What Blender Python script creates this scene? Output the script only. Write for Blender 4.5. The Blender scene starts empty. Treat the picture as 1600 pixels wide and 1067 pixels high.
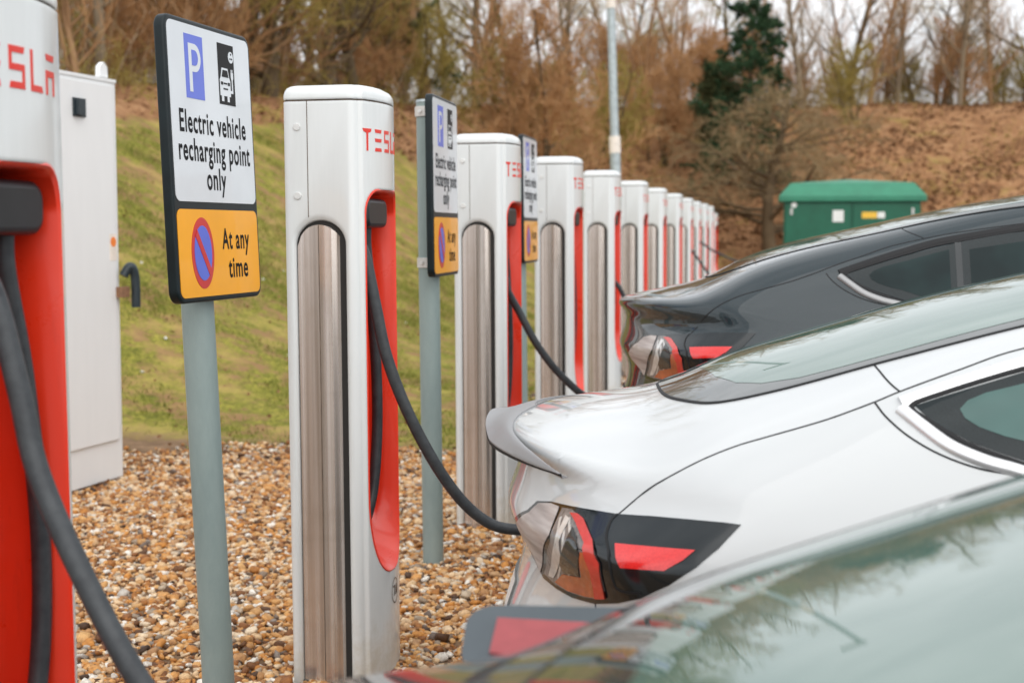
import bpy, bmesh, math, random
import numpy as np
from mathutils import Vector, Matrix
from mathutils.geometry import delaunay_2d_cdt
rad=math.radians
scene=bpy.context.scene
col=scene.collection

# ------------------------------------------------------------------ camera
cam_d=bpy.data.cameras.new('camera'); cam=bpy.data.objects.new('camera',cam_d); col.objects.link(cam)
cam.location=(0,0,1.43); cam.rotation_euler=(rad(90-4.465),0,rad(10.3))
cam_d.lens=50; cam_d.sensor_width=36; cam_d.clip_start=.05; cam_d.clip_end=2000
cam_d.dof.use_dof=True; cam_d.dof.focus_distance=3.75; cam_d.dof.aperture_fstop=4.0
scene.camera=cam
# ------------------------------------------------------------------ sky and sun (bright overcast)
SUN_EL,SUN_ROT=rad(42),rad(150)
w=bpy.data.worlds.new("World"); scene.world=w; w.use_nodes=True
nt=w.node_tree; nt.nodes.clear()
def wn(t,**k):
    n=nt.nodes.new(t)
    for a,b in k.items(): setattr(n,a,b)
    return n
sky=wn('ShaderNodeTexSky',sky_type='NISHITA',sun_disc=False,sun_elevation=SUN_EL,sun_rotation=SUN_ROT,air_density=1.0,dust_density=5.0,ozone_density=1.0)
hs=wn('ShaderNodeHueSaturation'); hs.inputs['Saturation'].default_value=.25
cl=wn('ShaderNodeTexNoise'); cl.inputs['Scale'].default_value=2.2; cl.inputs['Detail'].default_value=6; cl.inputs['Roughness'].default_value=.55
tc=wn('ShaderNodeTexCoord'); mp=wn('ShaderNodeMapping'); mp.inputs['Scale'].default_value=(1,1,3.0)
cr=wn('ShaderNodeValToRGB'); cr.color_ramp.elements[0].position=.3; cr.color_ramp.elements[0].color=(5.6,5.95,6.4,1); cr.color_ramp.elements[1].position=.75; cr.color_ramp.elements[1].color=(12.8,13.0,13.3,1)
mx=wn('ShaderNodeMix',data_type='RGBA'); mx.inputs[0].default_value=.85
bg=wn('ShaderNodeBackground'); bg.inputs['Strength'].default_value=.10
ow=wn('ShaderNodeOutputWorld'); L=nt.links.new
L(tc.outputs['Generated'],mp.inputs['Vector']); L(mp.outputs['Vector'],cl.inputs['Vector']); L(cl.outputs['Fac'],cr.inputs['Fac'])
L(sky.outputs['Color'],hs.inputs['Color']); L(hs.outputs['Color'],mx.inputs[6]); L(cr.outputs['Color'],mx.inputs[7]); L(mx.outputs[2],bg.inputs['Color']); L(bg.outputs['Background'],ow.inputs['Surface'])
sd=bpy.data.lights.new('sun','SUN'); sd.energy=1.2; sd.angle=rad(95); sd.color=(1,.97,.93)
so=bpy.data.objects.new('sun',sd); col.objects.link(so); so.location=(0,0,20)
# sun direction matches the sky's (rotation measured clockwise from +Y)
sv=Vector((math.sin(SUN_ROT)*math.cos(SUN_EL),math.cos(SUN_ROT)*math.cos(SUN_EL),math.sin(SUN_EL)))
so.rotation_euler=sv.to_track_quat('Z','Y').to_euler()
vs=scene.view_settings; vs.view_transform='Standard'; vs.look='None'; vs.exposure=0.52; vs.gamma=1; vs.use_curve_mapping=False
scene.cycles.max_bounces=8; scene.cycles.transparent_max_bounces=8

# ------------------------------------------------------------------ materials
M={}
class NB:
    def __init__(s,name):
        m=bpy.data.materials.new(name); m.use_nodes=True; s.m=m; s.t=m.node_tree; s.n=s.t.nodes; s.b=s.n['Principled BSDF']; M[name]=m
    def new(s,t,**k):
        n=s.n.new(t)
        for a,b in k.items(): setattr(n,a,b)
        return n
    def l(s,a,b): s.t.links.new(a,b)
    def noise(s,scale,detail=4,rough=.6,coord='Object',stretch=None):
        tc=s.new('ShaderNodeTexCoord'); n=s.new('ShaderNodeTexNoise'); n.inputs['Scale'].default_value=scale; n.inputs['Detail'].default_value=detail; n.inputs['Roughness'].default_value=rough
        if stretch:
            mp=s.new('ShaderNodeMapping'); mp.inputs['Scale'].default_value=stretch; s.l(tc.outputs[coord],mp.inputs['Vector']); s.l(mp.outputs['Vector'],n.inputs['Vector'])
        else: s.l(tc.outputs[coord],n.inputs['Vector'])
        return n.outputs['Fac']
    def ramp(s,fac,stops,interp='LINEAR'):
        r=s.new('ShaderNodeValToRGB'); cr=r.color_ramp; cr.interpolation=interp
        while len(cr.elements)<len(stops): cr.elements.new(.5)
        for e,(p,c) in zip(cr.elements,stops): e.position=p; e.color=(*c,1) if len(c)==3 else c
        s.l(fac,r.inputs['Fac']); return r.outputs['Color']
    def mix(s,fac,a,b,mode='MIX'):
        n=s.new('ShaderNodeMix',data_type='RGBA',blend_type=mode)
        for sock,v in ((n.inputs[0],fac),(n.inputs[6],a),(n.inputs[7],b)):
            if isinstance(v,(int,float)): sock.default_value=v
            elif isinstance(v,tuple): sock.default_value=(*v,1) if len(v)==3 else v
            else: s.l(v,sock)
        return n.outputs[2]
    def bump(s,fac,strength,dist=.01,bevel=None):
        b=s.new('ShaderNodeBump'); b.inputs['Strength'].default_value=strength; b.inputs['Distance'].default_value=dist; s.l(fac,b.inputs['Height'])
        if bevel: s.l(s.bevel_node(bevel),b.inputs['Normal'])
        s.l(b.outputs['Normal'],s.b.inputs['Normal'])
    def bevel_node(s,r):
        v=s.new('ShaderNodeBevel',samples=4); v.inputs['Radius'].default_value=r; return v.outputs['Normal']
    def set(s,**k):
        for a,v in k.items():
            i=s.b.inputs[a.replace('_',' ')]
            if isinstance(v,tuple): i.default_value=(*v,1) if len(v)==3 else v
            elif isinstance(v,(int,float)): i.default_value=v
            else: s.l(v,i)
        return s
def simple(name,c,rough=.5,var=.12,scale=6,metal=0,coat=0,bevel=0,bump=0,spec=.5,stretch=None):
    b=NB(name); f=b.noise(scale,5,.6,stretch=stretch)
    lo=tuple(x*(1-var) for x in c); hi=tuple(min(1,x*(1+var)) for x in c)
    b.set(Base_Color=b.ramp(f,[(.3,lo),(.7,hi)]),Roughness=rough,Metallic=metal,Coat_Weight=coat,Coat_Roughness=.03,Specular_IOR_Level=spec)
    if bump: b.bump(f,bump,.005,bevel)
    elif bevel: b.l(b.bevel_node(bevel),b.b.inputs['Normal'])
    return b
# charger enamel: white with faint drip and dirt marks near the ground
b=NB('charger_white'); d=b.noise(9,6,.7,stretch=(6,6,.5)); d2=b.noise(3,5,.6)
tcn=b.new('ShaderNodeTexCoord'); sx=b.new('ShaderNodeSeparateXYZ'); b.l(tcn.outputs['Object'],sx.inputs[0])
mr=b.new('ShaderNodeMapRange'); mr.inputs[1].default_value=0; mr.inputs[2].default_value=.45; mr.inputs[3].default_value=1; mr.inputs[4].default_value=0; b.l(sx.outputs['Z'],mr.inputs[0])
mm=b.new('ShaderNodeMath',operation='MULTIPLY'); b.l(mr.outputs[0],mm.inputs[0]); b.l(b.noise(14,6,.8),mm.inputs[1])
basec=b.ramp(d,[(.3,(.685,.705,.70)),(.7,(.72,.74,.735))])
dirt=b.mix(b.ramp(mm.outputs[0],[(.28,(0,0,0)),(.62,(.7,.7,.7))]),basec,(.50,.45,.34))
b.set(Base_Color=dirt,Roughness=.24,Coat_Weight=.35,Coat_Roughness=.08); b.l(b.bevel_node(.012),b.b.inputs['Normal'])
b=NB('charger_red'); b.set(Base_Color=b.mix(b.ramp(b.noise(7,7,.8,stretch=(3,3,.5)),[(.56,(0,)*3),(.72,(.5,)*3)]),(.80,.04,.012),(.55,.03,.012)),Roughness=b.ramp(b.noise(11,5,.7),[(.35,(.25,)*3),(.7,(.48,)*3)]),Coat_Weight=.3,Coat_Roughness=.1)
simple('logo_red',(.74,.03,.015),.35,.03,5)
simple('gap_dark',(.02,.018,.016),.8,.1)
simple('seam_brown',(.12,.085,.06),.9,.4,20)
simple('plinth_grey',(.12,.115,.105),.9,.3,25,bump=.4)
simple('rubber_black',(.012,.013,.015),.42,.25,18,spec=.45)
b=NB('cable_rubber'); b.set(Base_Color=b.ramp(b.noise(30,6,.7),[(.3,(.018,.021,.025)),(.75,(.05,.056,.06))]),Roughness=b.ramp(b.noise(9),[(.3,(.38,)*3),(.7,(.6,)*3)]))
# stainless strip: vertical streaks and brown smears
b=NB('stainless'); st=b.noise(4,4,.5,stretch=(16,16,.12)); br=b.noise(3,5,.7,stretch=(4,4,1.6)); ba=b.noise(2,2,.5,stretch=(.6,.6,9))
c0=b.ramp(st,[(.3,(.44,.375,.325)),(.5,(.62,.55,.50)),(.7,(.80,.74,.70))])
c1=b.mix(b.ramp(br,[(.5,(0,0,0)),(.8,(.5,)*3)]),c0,(.42,.34,.27))
b.set(Base_Color=b.mix(b.ramp(ba,[(.55,(0,0,0)),(.8,(.25,)*3)]),c1,(.36,.30,.25)),Metallic=.75,Roughness=b.ramp(st,[(.3,(.22,)*3),(.7,(.30,)*3)]))
simple('screw_steel',(.72,.72,.70),.35,.1,40,metal=.3)
# signs
simple('sign_white',(.66,.69,.72),.28,.05,5,coat=.3)
simple('sign_yellow',(.90,.38,.006),.3,.06,5,coat=.2)
simple('sign_blue',(.09,.14,.62),.35,.06,8,coat=.2)
simple('sign_red',(.55,.02,.02),.35,.06,8,coat=.2)
simple('sign_black',(.01,.01,.011),.5,.2,8,spec=.2)
simple('sign_ink',(.01,.01,.011),.6,.1,8,spec=.15)
simple('sign_frame',(.004,.010,.012),.4,.3,12,spec=.3,bevel=.006)
b=NB('post_paint'); f=b.noise(7,6,.7,stretch=(1,1,.3)); b.set(Base_Color=b.ramp(f,[(.3,(.20,.26,.255)),(.7,(.28,.345,.33))]),Roughness=b.ramp(b.noise(25),[(.3,(.32,)*3),(.7,(.5,)*3)]))
simple('clamp_metal',(.62,.60,.57),.45,.15,20,metal=.3,bevel=.003)
simple('galvanised',(.40,.45,.46),.5,.2,15,metal=.35)
simple('bracket_pale',(.78,.70,.62),.6,.15,15)
# cabinets
b=NB('cabinet_white'); f=b.noise(5,6,.6,stretch=(3,3,.5)); b.set(Base_Color=b.ramp(f,[(.3,(.75,.755,.755)),(.7,(.775,.78,.78))]),Roughness=.45); b.l(b.bevel_node(.008),b.b.inputs['Normal'])
simple('cabinet_green',(.005,.105,.055),.5,.15,3,bevel=.02)
simple('cabinet_green_lid',(.03,.21,.12),.5,.12,3,bevel=.03)
simple('label_white',(.8,.8,.76),.5,.05)
simple('label_yellow',(.85,.5,.05),.5,.05)
simple('label_orange',(.85,.22,.03),.5,.05)
simple('latch_blue',(.018,.03,.037),.4,.2)
simple('rust',(.25,.13,.07),.8,.3,30)
# cars
def paint(name,base,metal,flake,rough=.35):
    b=NB(name); f=b.noise(900,2,.5); g=b.noise(2.5,3,.5)
    lo=tuple(x*(1-flake) for x in base); hi=tuple(min(1,x*(1+flake)) for x in base)
    b.set(Base_Color=b.ramp(f,[(.3,lo),(.7,hi)]),Metallic=metal,Roughness=rough,Coat_Weight=1.0,Coat_Roughness=.02,Coat_IOR=1.5)
    return b
paint('paint_white',(.585,.60,.60),0,.01,.4).set(Specular_IOR_Level=.2)
paint('paint_grey',(.016,.027,.032),.0,.35,.4).set(Specular_IOR_Level=.1)
paint('paint_fore',(.05,.052,.055),.3,.3,.35)
b=NB('glass_dark'); b.set(Base_Color=b.ramp(b.noise(40),[(.3,(.008,.013,.014)),(.7,(.014,.02,.021))]),Roughness=.02,Specular_IOR_Level=.62,Coat_Weight=.0)
b=NB('glass_frit'); b.set(Base_Color=b.ramp(b.noise(600,1),[(.3,(.008,.012,.013)),(.7,(.02,.028,.03))]),Roughness=.06,Specular_IOR_Level=.3)
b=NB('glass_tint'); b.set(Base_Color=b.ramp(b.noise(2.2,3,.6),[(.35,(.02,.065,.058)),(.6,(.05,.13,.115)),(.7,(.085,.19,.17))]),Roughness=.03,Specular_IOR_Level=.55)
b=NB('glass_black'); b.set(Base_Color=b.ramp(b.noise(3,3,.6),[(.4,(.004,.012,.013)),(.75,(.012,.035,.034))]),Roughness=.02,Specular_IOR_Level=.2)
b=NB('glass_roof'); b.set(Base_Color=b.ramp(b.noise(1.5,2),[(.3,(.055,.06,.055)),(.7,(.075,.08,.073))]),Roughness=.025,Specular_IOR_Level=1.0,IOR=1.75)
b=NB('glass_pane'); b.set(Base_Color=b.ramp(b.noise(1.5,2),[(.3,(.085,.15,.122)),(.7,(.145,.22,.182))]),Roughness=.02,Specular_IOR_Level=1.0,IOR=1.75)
simple('trim_satin',(.80,.80,.80),.25,.04,10,metal=.5,coat=.3)
simple('trim_grey',(.30,.30,.30),.3,.05,10,metal=.5,coat=.3)
simple('spoiler_satin',(.27,.27,.275),.42,.03,10,spec=.6)
simple('spoiler_dark',(.05,.052,.055),.32,.04,10,coat=.8)
simple('seam_black',(.006,.006,.007),.7,.1)
simple('lamp_black',(.006,.010,.012),.15,.1,10,coat=.2)
b=NB('lamp_clear'); b.set(Base_Color=b.ramp(b.noise(5,3,.5,stretch=(1,1,14)),[(.3,(.30,.25,.23)),(.5,(.46,.40,.375)),(.7,(.60,.55,.52))]),Roughness=.4,Coat_Weight=.15)
simple('lamp_smoke',(.20,.18,.17),.25,.4,4,coat=.25,stretch=(25,25,1))
simple('lamp_dark_bar',(.025,.03,.03),.2,.6,5,coat=.4,stretch=(25,25,1))
simple('lamp_silver',(.68,.67,.65),.22,.2,40,metal=.2,coat=.5)
simple('lamp_red',(.62,.04,.03),.2,.12,40,coat=.5)
simple('lamp_amber',(.45,.10,.03),.2,.25,30,coat=.5)
b=NB('reflector_red'); v=b.new('ShaderNodeTexVoronoi'); v.inputs['Scale'].default_value=220; tc2=b.new('ShaderNodeTexCoord'); b.l(tc2.outputs['Object'],v.inputs['Vector']); b.set(Base_Color=b.ramp(v.outputs['Distance'],[(0,(.82,.035,.03)),(1,(.66,.02,.02))]),Roughness=.12,Coat_Weight=1.0,Coat_Roughness=.02)
simple('flap_grey',(.07,.085,.095),.5,.1,10)
simple('flap_reflector',(.33,.06,.065),.4,.1,40)
simple('tyre',(.015,.015,.015),.8,.2,20)
simple('rim',(.08,.08,.085),.35,.1,20,metal=.7)
simple('plate_white',(.75,.75,.72),.4,.03)
# plants
def bark(name,a,bb,sc=3):
    b=NB(name); r=b.new('ShaderNodeNewGeometry'); b.set(Base_Color=b.mix(b.noise(sc,4,.6),b.ramp(r.outputs['Random Per Island'],[(0,a),(1,bb)]),tuple(x*.6 for x in a)),Roughness=.85,Specular_IOR_Level=.2)
bark('twig_brown',(.30,.21,.10),(.50,.38,.22)); bark('twig_rust',(.50,.25,.10),(.72,.46,.24)); bark('twig_olive',(.34,.26,.06),(.56,.43,.13)); bark('twig_grey',(.46,.33,.20),(.68,.54,.38)); bark('twig_dark',(.05,.045,.022),(.12,.10,.045))
bark('trunk_brown',(.30,.17,.085),(.38,.23,.12)); bark('trunk_dark',(.13,.09,.05),(.18,.13,.075)); bark('trunk_grey',(.26,.20,.13),(.33,.26,.18))
bark('needle_green',(.03,.07,.03),(.07,.14,.06)); bark('leaf_evergreen',(.08,.10,.04),(.18,.19,.08))
bark('leaf_litter_mat',(.15,.065,.028),(.50,.28,.14)); bark('grass_blade',(.13,.16,.02),(.46,.44,.10))
# pebbles: every stone its own tone
b=NB('pebble'); g=b.new('ShaderNodeNewGeometry')
stops=[(0,(.05,.025,.012)),(.13,(.32,.12,.03)),(.27,(.64,.27,.055)),(.42,(.74,.43,.17)),(.54,(.38,.17,.06)),(.68,(.80,.54,.29)),(.82,(.86,.70,.50)),(.89,(.13,.08,.055)),(.96,(.90,.85,.76))]
c=b.ramp(g.outputs['Random Per Island'],stops); f=b.noise(60,4,.7)
b.set(Base_Color=b.mix(.6,c,b.ramp(f,[(.32,(.32,.24,.18)),(.62,(1,1,1))]),'MULTIPLY'),Roughness=.62,Specular_IOR_Level=.4)
b=NB('soil'); b.set(Base_Color=b.ramp(b.noise(40,6,.7),[(.3,(.06,.035,.02)),(.7,(.22,.13,.07))]),Roughness=.95); b.bump(b.noise(50,5,.7),.6,.02)
b=NB('asphalt'); b.set(Base_Color=b.ramp(b.noise(180,4,.8),[(.3,(.035,.035,.036)),(.7,(.075,.073,.07))]),Roughness=.9); b.bump(b.noise(200,3,.7),.4,.004)
simple('kerb_stone',(.30,.29,.27),.85,.2,20,bevel=.01,bump=.3)
simple('line_white',(.6,.6,.57),.7,.15,30)
# ground: gravel bed soil near, grass on the bank, leaf litter towards and along the crest
b=NB('ground'); tc=b.new('ShaderNodeTexCoord'); at=b.new('ShaderNodeAttribute',attribute_name='cover',attribute_type='GEOMETRY')
sep=b.new('ShaderNodeSeparateColor'); b.l(at.outputs['Color'],sep.inputs[0])
n1=b.noise(.55,5,.65); n2=b.noise(7,6,.75); n3=b.noise(30,5,.7); n4=b.noise(1.6,5,.65,stretch=(1,1,2))
grass=b.mix(b.ramp(n2,[(.35,(0,0,0)),(.7,(1,1,1))]),(.155,.16,.022),(.41,.36,.065))
grass=b.mix(b.ramp(n3,[(.38,(.75,)*3),(.58,(0,)*3)]),grass,(.055,.06,.012))
n5=b.noise(2.6,6,.75,stretch=(1,1,1)); grass=b.mix(b.ramp(n5,[(.47,(0,)*3),(.58,(.95,)*3)]),grass,(.27,.155,.075)); grass=b.mix(b.ramp(n4,[(.50,(0,)*3),(.66,(.7,)*3)]),grass,(.40,.30,.09))
v=b.new('ShaderNodeTexVoronoi'); v.inputs['Scale'].default_value=17; v.inputs['Randomness'].default_value=1; b.l(tc.outputs['Object'],v.inputs['Vector'])
lit=b.mix(.5,b.ramp(v.outputs['Color'],[(.2,(.15,.065,.028)),(.5,(.28,.13,.058)),(.8,(.40,.23,.12))]),b.ramp(b.noise(1.6,7,.8),[(.38,(.11,.05,.022)),(.5,(.30,.15,.065)),(.62,(.48,.29,.15))]))
lit=b.mix(b.ramp(n2,[(.34,(.35,)*3),(.5,(0,)*3)]),lit,(.14,.065,.03))
lit=b.mix(b.ramp(b.noise(.28,5,.7),[(.57,(0,)*3),(.66,(.45,)*3)]),lit,(.30,.28,.055))
soil=b.ramp(n2,[(.3,(.10,.06,.035)),(.7,(.30,.19,.11))])
def thr(v,noise,lo,hi):
    a=b.new('ShaderNodeMath',operation='ADD'); b.l(v,a.inputs[0]); s=b.new('ShaderNodeMath',operation='MULTIPLY_ADD'); b.l(noise,s.inputs[0]); s.inputs[1].default_value=.7; s.inputs[2].default_value=-.35; b.l(s.outputs[0],a.inputs[1]); return b.ramp(a.outputs[0],[(lo,(0,)*3),(hi,(1,)*3)])
cc=b.mix(thr(sep.outputs[0],n4,.42,.58),grass,lit); cc=b.mix(thr(sep.outputs[1],n2,.4,.6),cc,soil)
b.set(Base_Color=cc,Roughness=.95,Specular_IOR_Level=.15); b.bump(n2,.2,.03)

# ------------------------------------------------------------------ helpers
def link(name,me,mat=None,parent=None,smooth=False):
    o=bpy.data.objects.new(name,me); col.objects.link(o)
    if mat:
        me.materials.clear()
        for m in (mat if isinstance(mat,(list,tuple)) else [mat]): me.materials.append(M[m] if isinstance(m,str) else m)
    if parent: o.parent=parent
    if smooth: me.shade_smooth()
    return o
def mesh(V,Fc):
    me=bpy.data.meshes.new('m'); me.from_pydata([tuple(map(float,v)) for v in V],[],[tuple(map(int,f)) for f in Fc]); me.update(); return me
def npmesh(V,Q):
    """fast mesh from numpy verts and equal-sized faces"""
    V=np.asarray(V,np.float32); Q=np.asarray(Q,np.int32); k=Q.shape[1]
    me=bpy.data.meshes.new('m'); me.vertices.add(len(V)); me.vertices.foreach_set('co',V.ravel())
    me.loops.add(Q.size); me.loops.foreach_set('vertex_index',Q.ravel()); me.polygons.add(len(Q))
    me.polygons.foreach_set('loop_start',np.arange(0,Q.size,k,dtype=np.int32)); me.update(calc_edges=True); return me
def empty(name,loc=(0,0,0),rz=0,label=None,cat=None,group=None):
    o=bpy.data.objects.new(name,None); col.objects.link(o); o.location=loc; o.rotation_euler=(0,0,rz); o.empty_display_size=.1
    tag(o,label,cat,group); return o
def tag(o,label=None,cat=None,group=None,kind=None):
    if label: o['label']=label
    if cat: o['category']=cat
    if group: o['group']=group
    if kind: o['kind']=kind
    return o
def copy_tree(o,parent=None):
    c=o.copy(); col.objects.link(c); c.parent=parent
    for ch in [x for x in o.children]: copy_tree(ch,c)
    return c
class MB:
    def __init__(s): s.v=[]; s.f=[]
    def add(s,V,Fc):
        n=len(s.v); s.v+= [tuple(v) for v in V]; s.f+=[tuple(i+n for i in f) for f in Fc]; return s
    def box(s,x0,x1,y0,y1,z0,z1):
        return s.add([(x0,y0,z0),(x1,y0,z0),(x1,y1,z0),(x0,y1,z0),(x0,y0,z1),(x1,y0,z1),(x1,y1,z1),(x0,y1,z1)],[(0,3,2,1),(4,5,6,7),(0,1,5,4),(1,2,6,5),(2,3,7,6),(3,0,4,7)])
    def cyl(s,p0,p1,r0,r1=None,n=20):
        r1=r0 if r1 is None else r1; p0=Vector(p0);p1=Vector(p1); d=(p1-p0).normalized(); u=d.orthogonal().normalized(); w=d.cross(u); V=[];Fc=[]
        for p,r in ((p0,r0),(p1,r1)):
            for i in range(n):
                a=2*math.pi*i/n; V.append(p+u*math.cos(a)*r+w*math.sin(a)*r)
        for i in range(n): j=(i+1)%n; Fc.append((i,j,n+j,n+i))
        Fc+= [tuple(range(n))[::-1],tuple(range(n,2*n))]
        return s.add(V,Fc)
    def prism(s,pts,axis_map,h0,h1):
        """pts 2D outline, axis_map(u,v,h)->3D"""
        n=len(pts); V=[axis_map(u,v,h0) for u,v in pts]+[axis_map(u,v,h1) for u,v in pts]
        Fc=[tuple(range(n))[::-1],tuple(range(n,2*n))]+[(i,(i+1)%n,n+(i+1)%n,n+i) for i in range(n)]
        return s.add(V,Fc)
    def build(s,name,mat,parent=None,smooth=None):
        me=mesh(s.v,s.f); bm=bmesh.new(); bm.from_mesh(me); bmesh.ops.recalc_face_normals(bm,faces=bm.faces); bm.to_mesh(me); bm.free()
        o=link(name,me,mat,parent)
        if smooth: me.shade_smooth(); me.set_sharp_from_angle(angle=rad(smooth))
        return o
def rrect(x0,x1,y0,y1,r,n=6):
    P=[]
    for cx,cy,a0 in ((x1-r,y1-r,0),(x0+r,y1-r,90),(x0+r,y0+r,180),(x1-r,y0+r,270)):
        for i in range(n+1): a=rad(a0+90*i/n); P.append((cx+r*math.cos(a),cy+r*math.sin(a)))
    return P
def crom(P,n=10):
    P=[np.array(p,float) for p in P]; P=[2*P[0]-P[1]]+P+[2*P[-1]-P[-2]]; out=[]
    for i in range(1,len(P)-2):
        p0,p1,p2,p3=P[i-1:i+3]
        for k in range(n):
            t=k/n; out.append(.5*((2*p1)+(-p0+p2)*t+(2*p0-5*p1+4*p2-p3)*t*t+(-p0+3*p1-3*p2+p3)*t**3))
    out.append(P[-2]); return out
def tube(pts,r,n=14,caps=True):
    """swept tube; r scalar or per-point list"""
    pts=[Vector(p) for p in pts]; N=len(pts); rs=r if isinstance(r,(list,tuple,np.ndarray)) else [r]*N; mb=MB(); V=[];Fc=[]
    t0=(pts[1]-pts[0]).normalized(); u=t0.orthogonal().normalized()
    for i,p in enumerate(pts):
        t=(pts[min(i+1,N-1)]-pts[max(i-1,0)]).normalized(); u=(u-t*u.dot(t)).normalized(); w=t.cross(u)
        for k in range(n): a=2*math.pi*k/n; V.append(p+(u*math.cos(a)+w*math.sin(a))*rs[i])
    for i in range(N-1):
        for k in range(n): j=(k+1)%n; Fc.append((i*n+k,i*n+j,(i+1)*n+j,(i+1)*n+k))
    if caps: Fc+=[tuple(range(n))[::-1],tuple(range((N-1)*n,N*n))]
    return mb.add(V,Fc)
def densify(P,step,closed=True):
    out=[]; n=len(P)
    for i in range(n if closed else n-1):
        a=np.array(P[i],float);b_=np.array(P[(i+1)%n],float); k=max(1,int(math.ceil(np.linalg.norm(b_-a)/step)))
        for j in range(k): out.append(a+(b_-a)*j/k)
    if not closed: out.append(np.array(P[-1],float))
    return out
def surf_patch(poly,mapfn,off,step,skirt=.004,holes=()):
    """triangulate a 2D polygon, map it onto a surface (mapfn: pts->(P,N)), raise it by off, close its rim down to the surface"""
    ring=densify(poly,step); pts=[Vector(p) for p in ring]; n=len(pts); edges=[(i,(i+1)%n) for i in range(n)]
    A=np.array(ring); x0,y0=A.min(0); x1,y1=A.max(0)
    gx,gy=np.meshgrid(np.arange(x0+step*.5,x1,step),np.arange(y0+step*.5,y1,step)); G=np.stack([gx.ravel(),gy.ravel()],1)
    if len(G):
        x,y=G.T; ins=np.zeros(len(G),bool); dmin=np.full(len(G),9.)
        for i in range(n):
            a=A[i];c=A[(i+1)%n]
            cond=((a[1]>y)!=(c[1]>y)); xi=(c[0]-a[0])*(y-a[1])/((c[1]-a[1]) if abs(c[1]-a[1])>1e-12 else 1e-12)+a[0]; ins^=cond&(x<xi)
            ab=c-a; t=np.clip(((x-a[0])*ab[0]+(y-a[1])*ab[1])/max(ab@ab,1e-12),0,1); dmin=np.minimum(dmin,np.hypot(x-a[0]-t*ab[0],y-a[1]-t*ab[1]))
        G=G[ins&(dmin>step*.35)]; pts+=[Vector(g) for g in G]
    v2,e2,f2,*_=delaunay_2d_cdt(pts,edges,[],1,1e-6)
    V2=np.array([tuple(v) for v in v2]); P,N=mapfn(V2); top=P+N*off
    cnt={}
    for f in f2:
        for i in range(len(f)):
            e=(f[i],f[(i+1)%len(f)]); cnt[e]=cnt.get(e,0)+1
    V=list(top); Fs=[tuple(f) for f in f2]; NN=list(N); m={}
    for (a,c) in cnt:
        if (c,a) not in cnt:
            q=[]
            for i in (a,c):
                if i not in m: m[i]=len(V); V.append(top[i]); V.append(P[i]-N[i]*skirt); NN+= [N[i],N[i]]
                q.append(m[i])
            Fs.append((q[0],q[1],q[1]+1,q[0]+1))
    me=mesh(V,Fs); bm=bmesh.new(); bm.from_mesh(me)
    # orient by surface normal
    bm.faces.ensure_lookup_table(); nt_=len(f2)
    flip=[f for f in bm.faces[:nt_] if f.normal.dot(Vector(NN[f.verts[0].index]))<0]
    if len(flip)>nt_/2:
        bmesh.ops.reverse_faces(bm,faces=bm.faces[:])
    bm.to_mesh(me); bm.free(); me.shade_smooth(); me.normals_split_custom_set_from_vertices([tuple(map(float,q)) for q in NN])
    return me
def boolean(a,b_,op='DIFFERENCE'):
    md=a.modifiers.new('b','BOOLEAN'); md.object=b_; md.operation=op; md.solver='EXACT'
    dg=bpy.context.evaluated_depsgraph_get(); dg.update(); me=bpy.data.meshes.new_from_object(a.evaluated_get(dg))
    a.modifiers.clear(); old=a.data; a.data=me; bpy.data.objects.remove(b_); return a

# ------------------------------------------------------------------ setting
NR=np.random.default_rng(7)
def sstep(a,b,x): t=np.clip((x-a)/(b-a),0,1); return t*t*(3-2*t)
def Hc(Y): return 2.25+.07*np.clip(Y,0,80)
def gz(X,Y):
    X=np.asarray(X,float);Y=np.asarray(Y,float)
    sl=np.clip(-(X+2.4),0,60)/8.2*sstep(7.2,12,Y); sf=np.clip(Y-40,0,200)/20
    s=np.sqrt(sl**2+sf**2); S=sstep(0,1,s*.93)
    z=Hc(Y)*S-1.2*np.clip(s-1.25,0,2)
    z+=.10*S*np.sin(X*.9+Y*.37)*np.cos(Y*.53-X*.2)+.03*np.sin(X*2.3)*np.sin(Y*1.9)*S
    z-=.45*sstep(-.86,-.70,X)*(Y<34)     # the bed under the car park surface
    return z
def grid_mesh(xs,ys,zf):
    X,Y=np.meshgrid(xs,ys); Z=zf(X,Y); nx=len(xs); i=np.arange(len(ys)-1)[:,None]*nx; j=np.arange(nx-1)[None]
    Q=np.stack([i+j,i+j+1,i+nx+j+1,i+nx+j],-1).reshape(-1,4); return npmesh(np.stack([X,Y,Z],-1).reshape(-1,3),Q),X,Y,Z
xs=np.unique(np.concatenate([np.linspace(-250,-40,22),np.linspace(-40,-12,57),np.linspace(-12,1,131),np.linspace(1,30,60),np.linspace(30,250,24),[-.86,-.70]]))
ys=np.unique(np.concatenate([np.linspace(-60,0,13),np.linspace(0,24,161),np.linspace(24,90,133),np.linspace(90,400,30),[33.9,34.1]]))
me,X,Y,Z=grid_mesh(xs,ys,gz); me.shade_smooth()
frac=np.clip(Z/np.maximum(Hc(Y),.1),0,1)
cov=sstep(.76,.93,frac)*(Y<60); cov=np.maximum(cov,.92*sstep(29,36,Y-.2*X))
soil=(1-sstep(7.9,10.2,Y))*(1-sstep(.10,.22,frac)); soil=np.maximum(soil,sstep(-2.1,-1.9,X)*(1-sstep(40,44,Y))*(X<-.6))
a=me.color_attributes.new('cover','FLOAT_COLOR','POINT'); C4=np.zeros((X.size,4),np.float32); C4[:,0]=cov.ravel(); C4[:,1]=soil.ravel(); C4[:,3]=1; a.data.foreach_set('color',C4.ravel())
tag(link('ground',me,'ground'),kind='structure')
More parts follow.
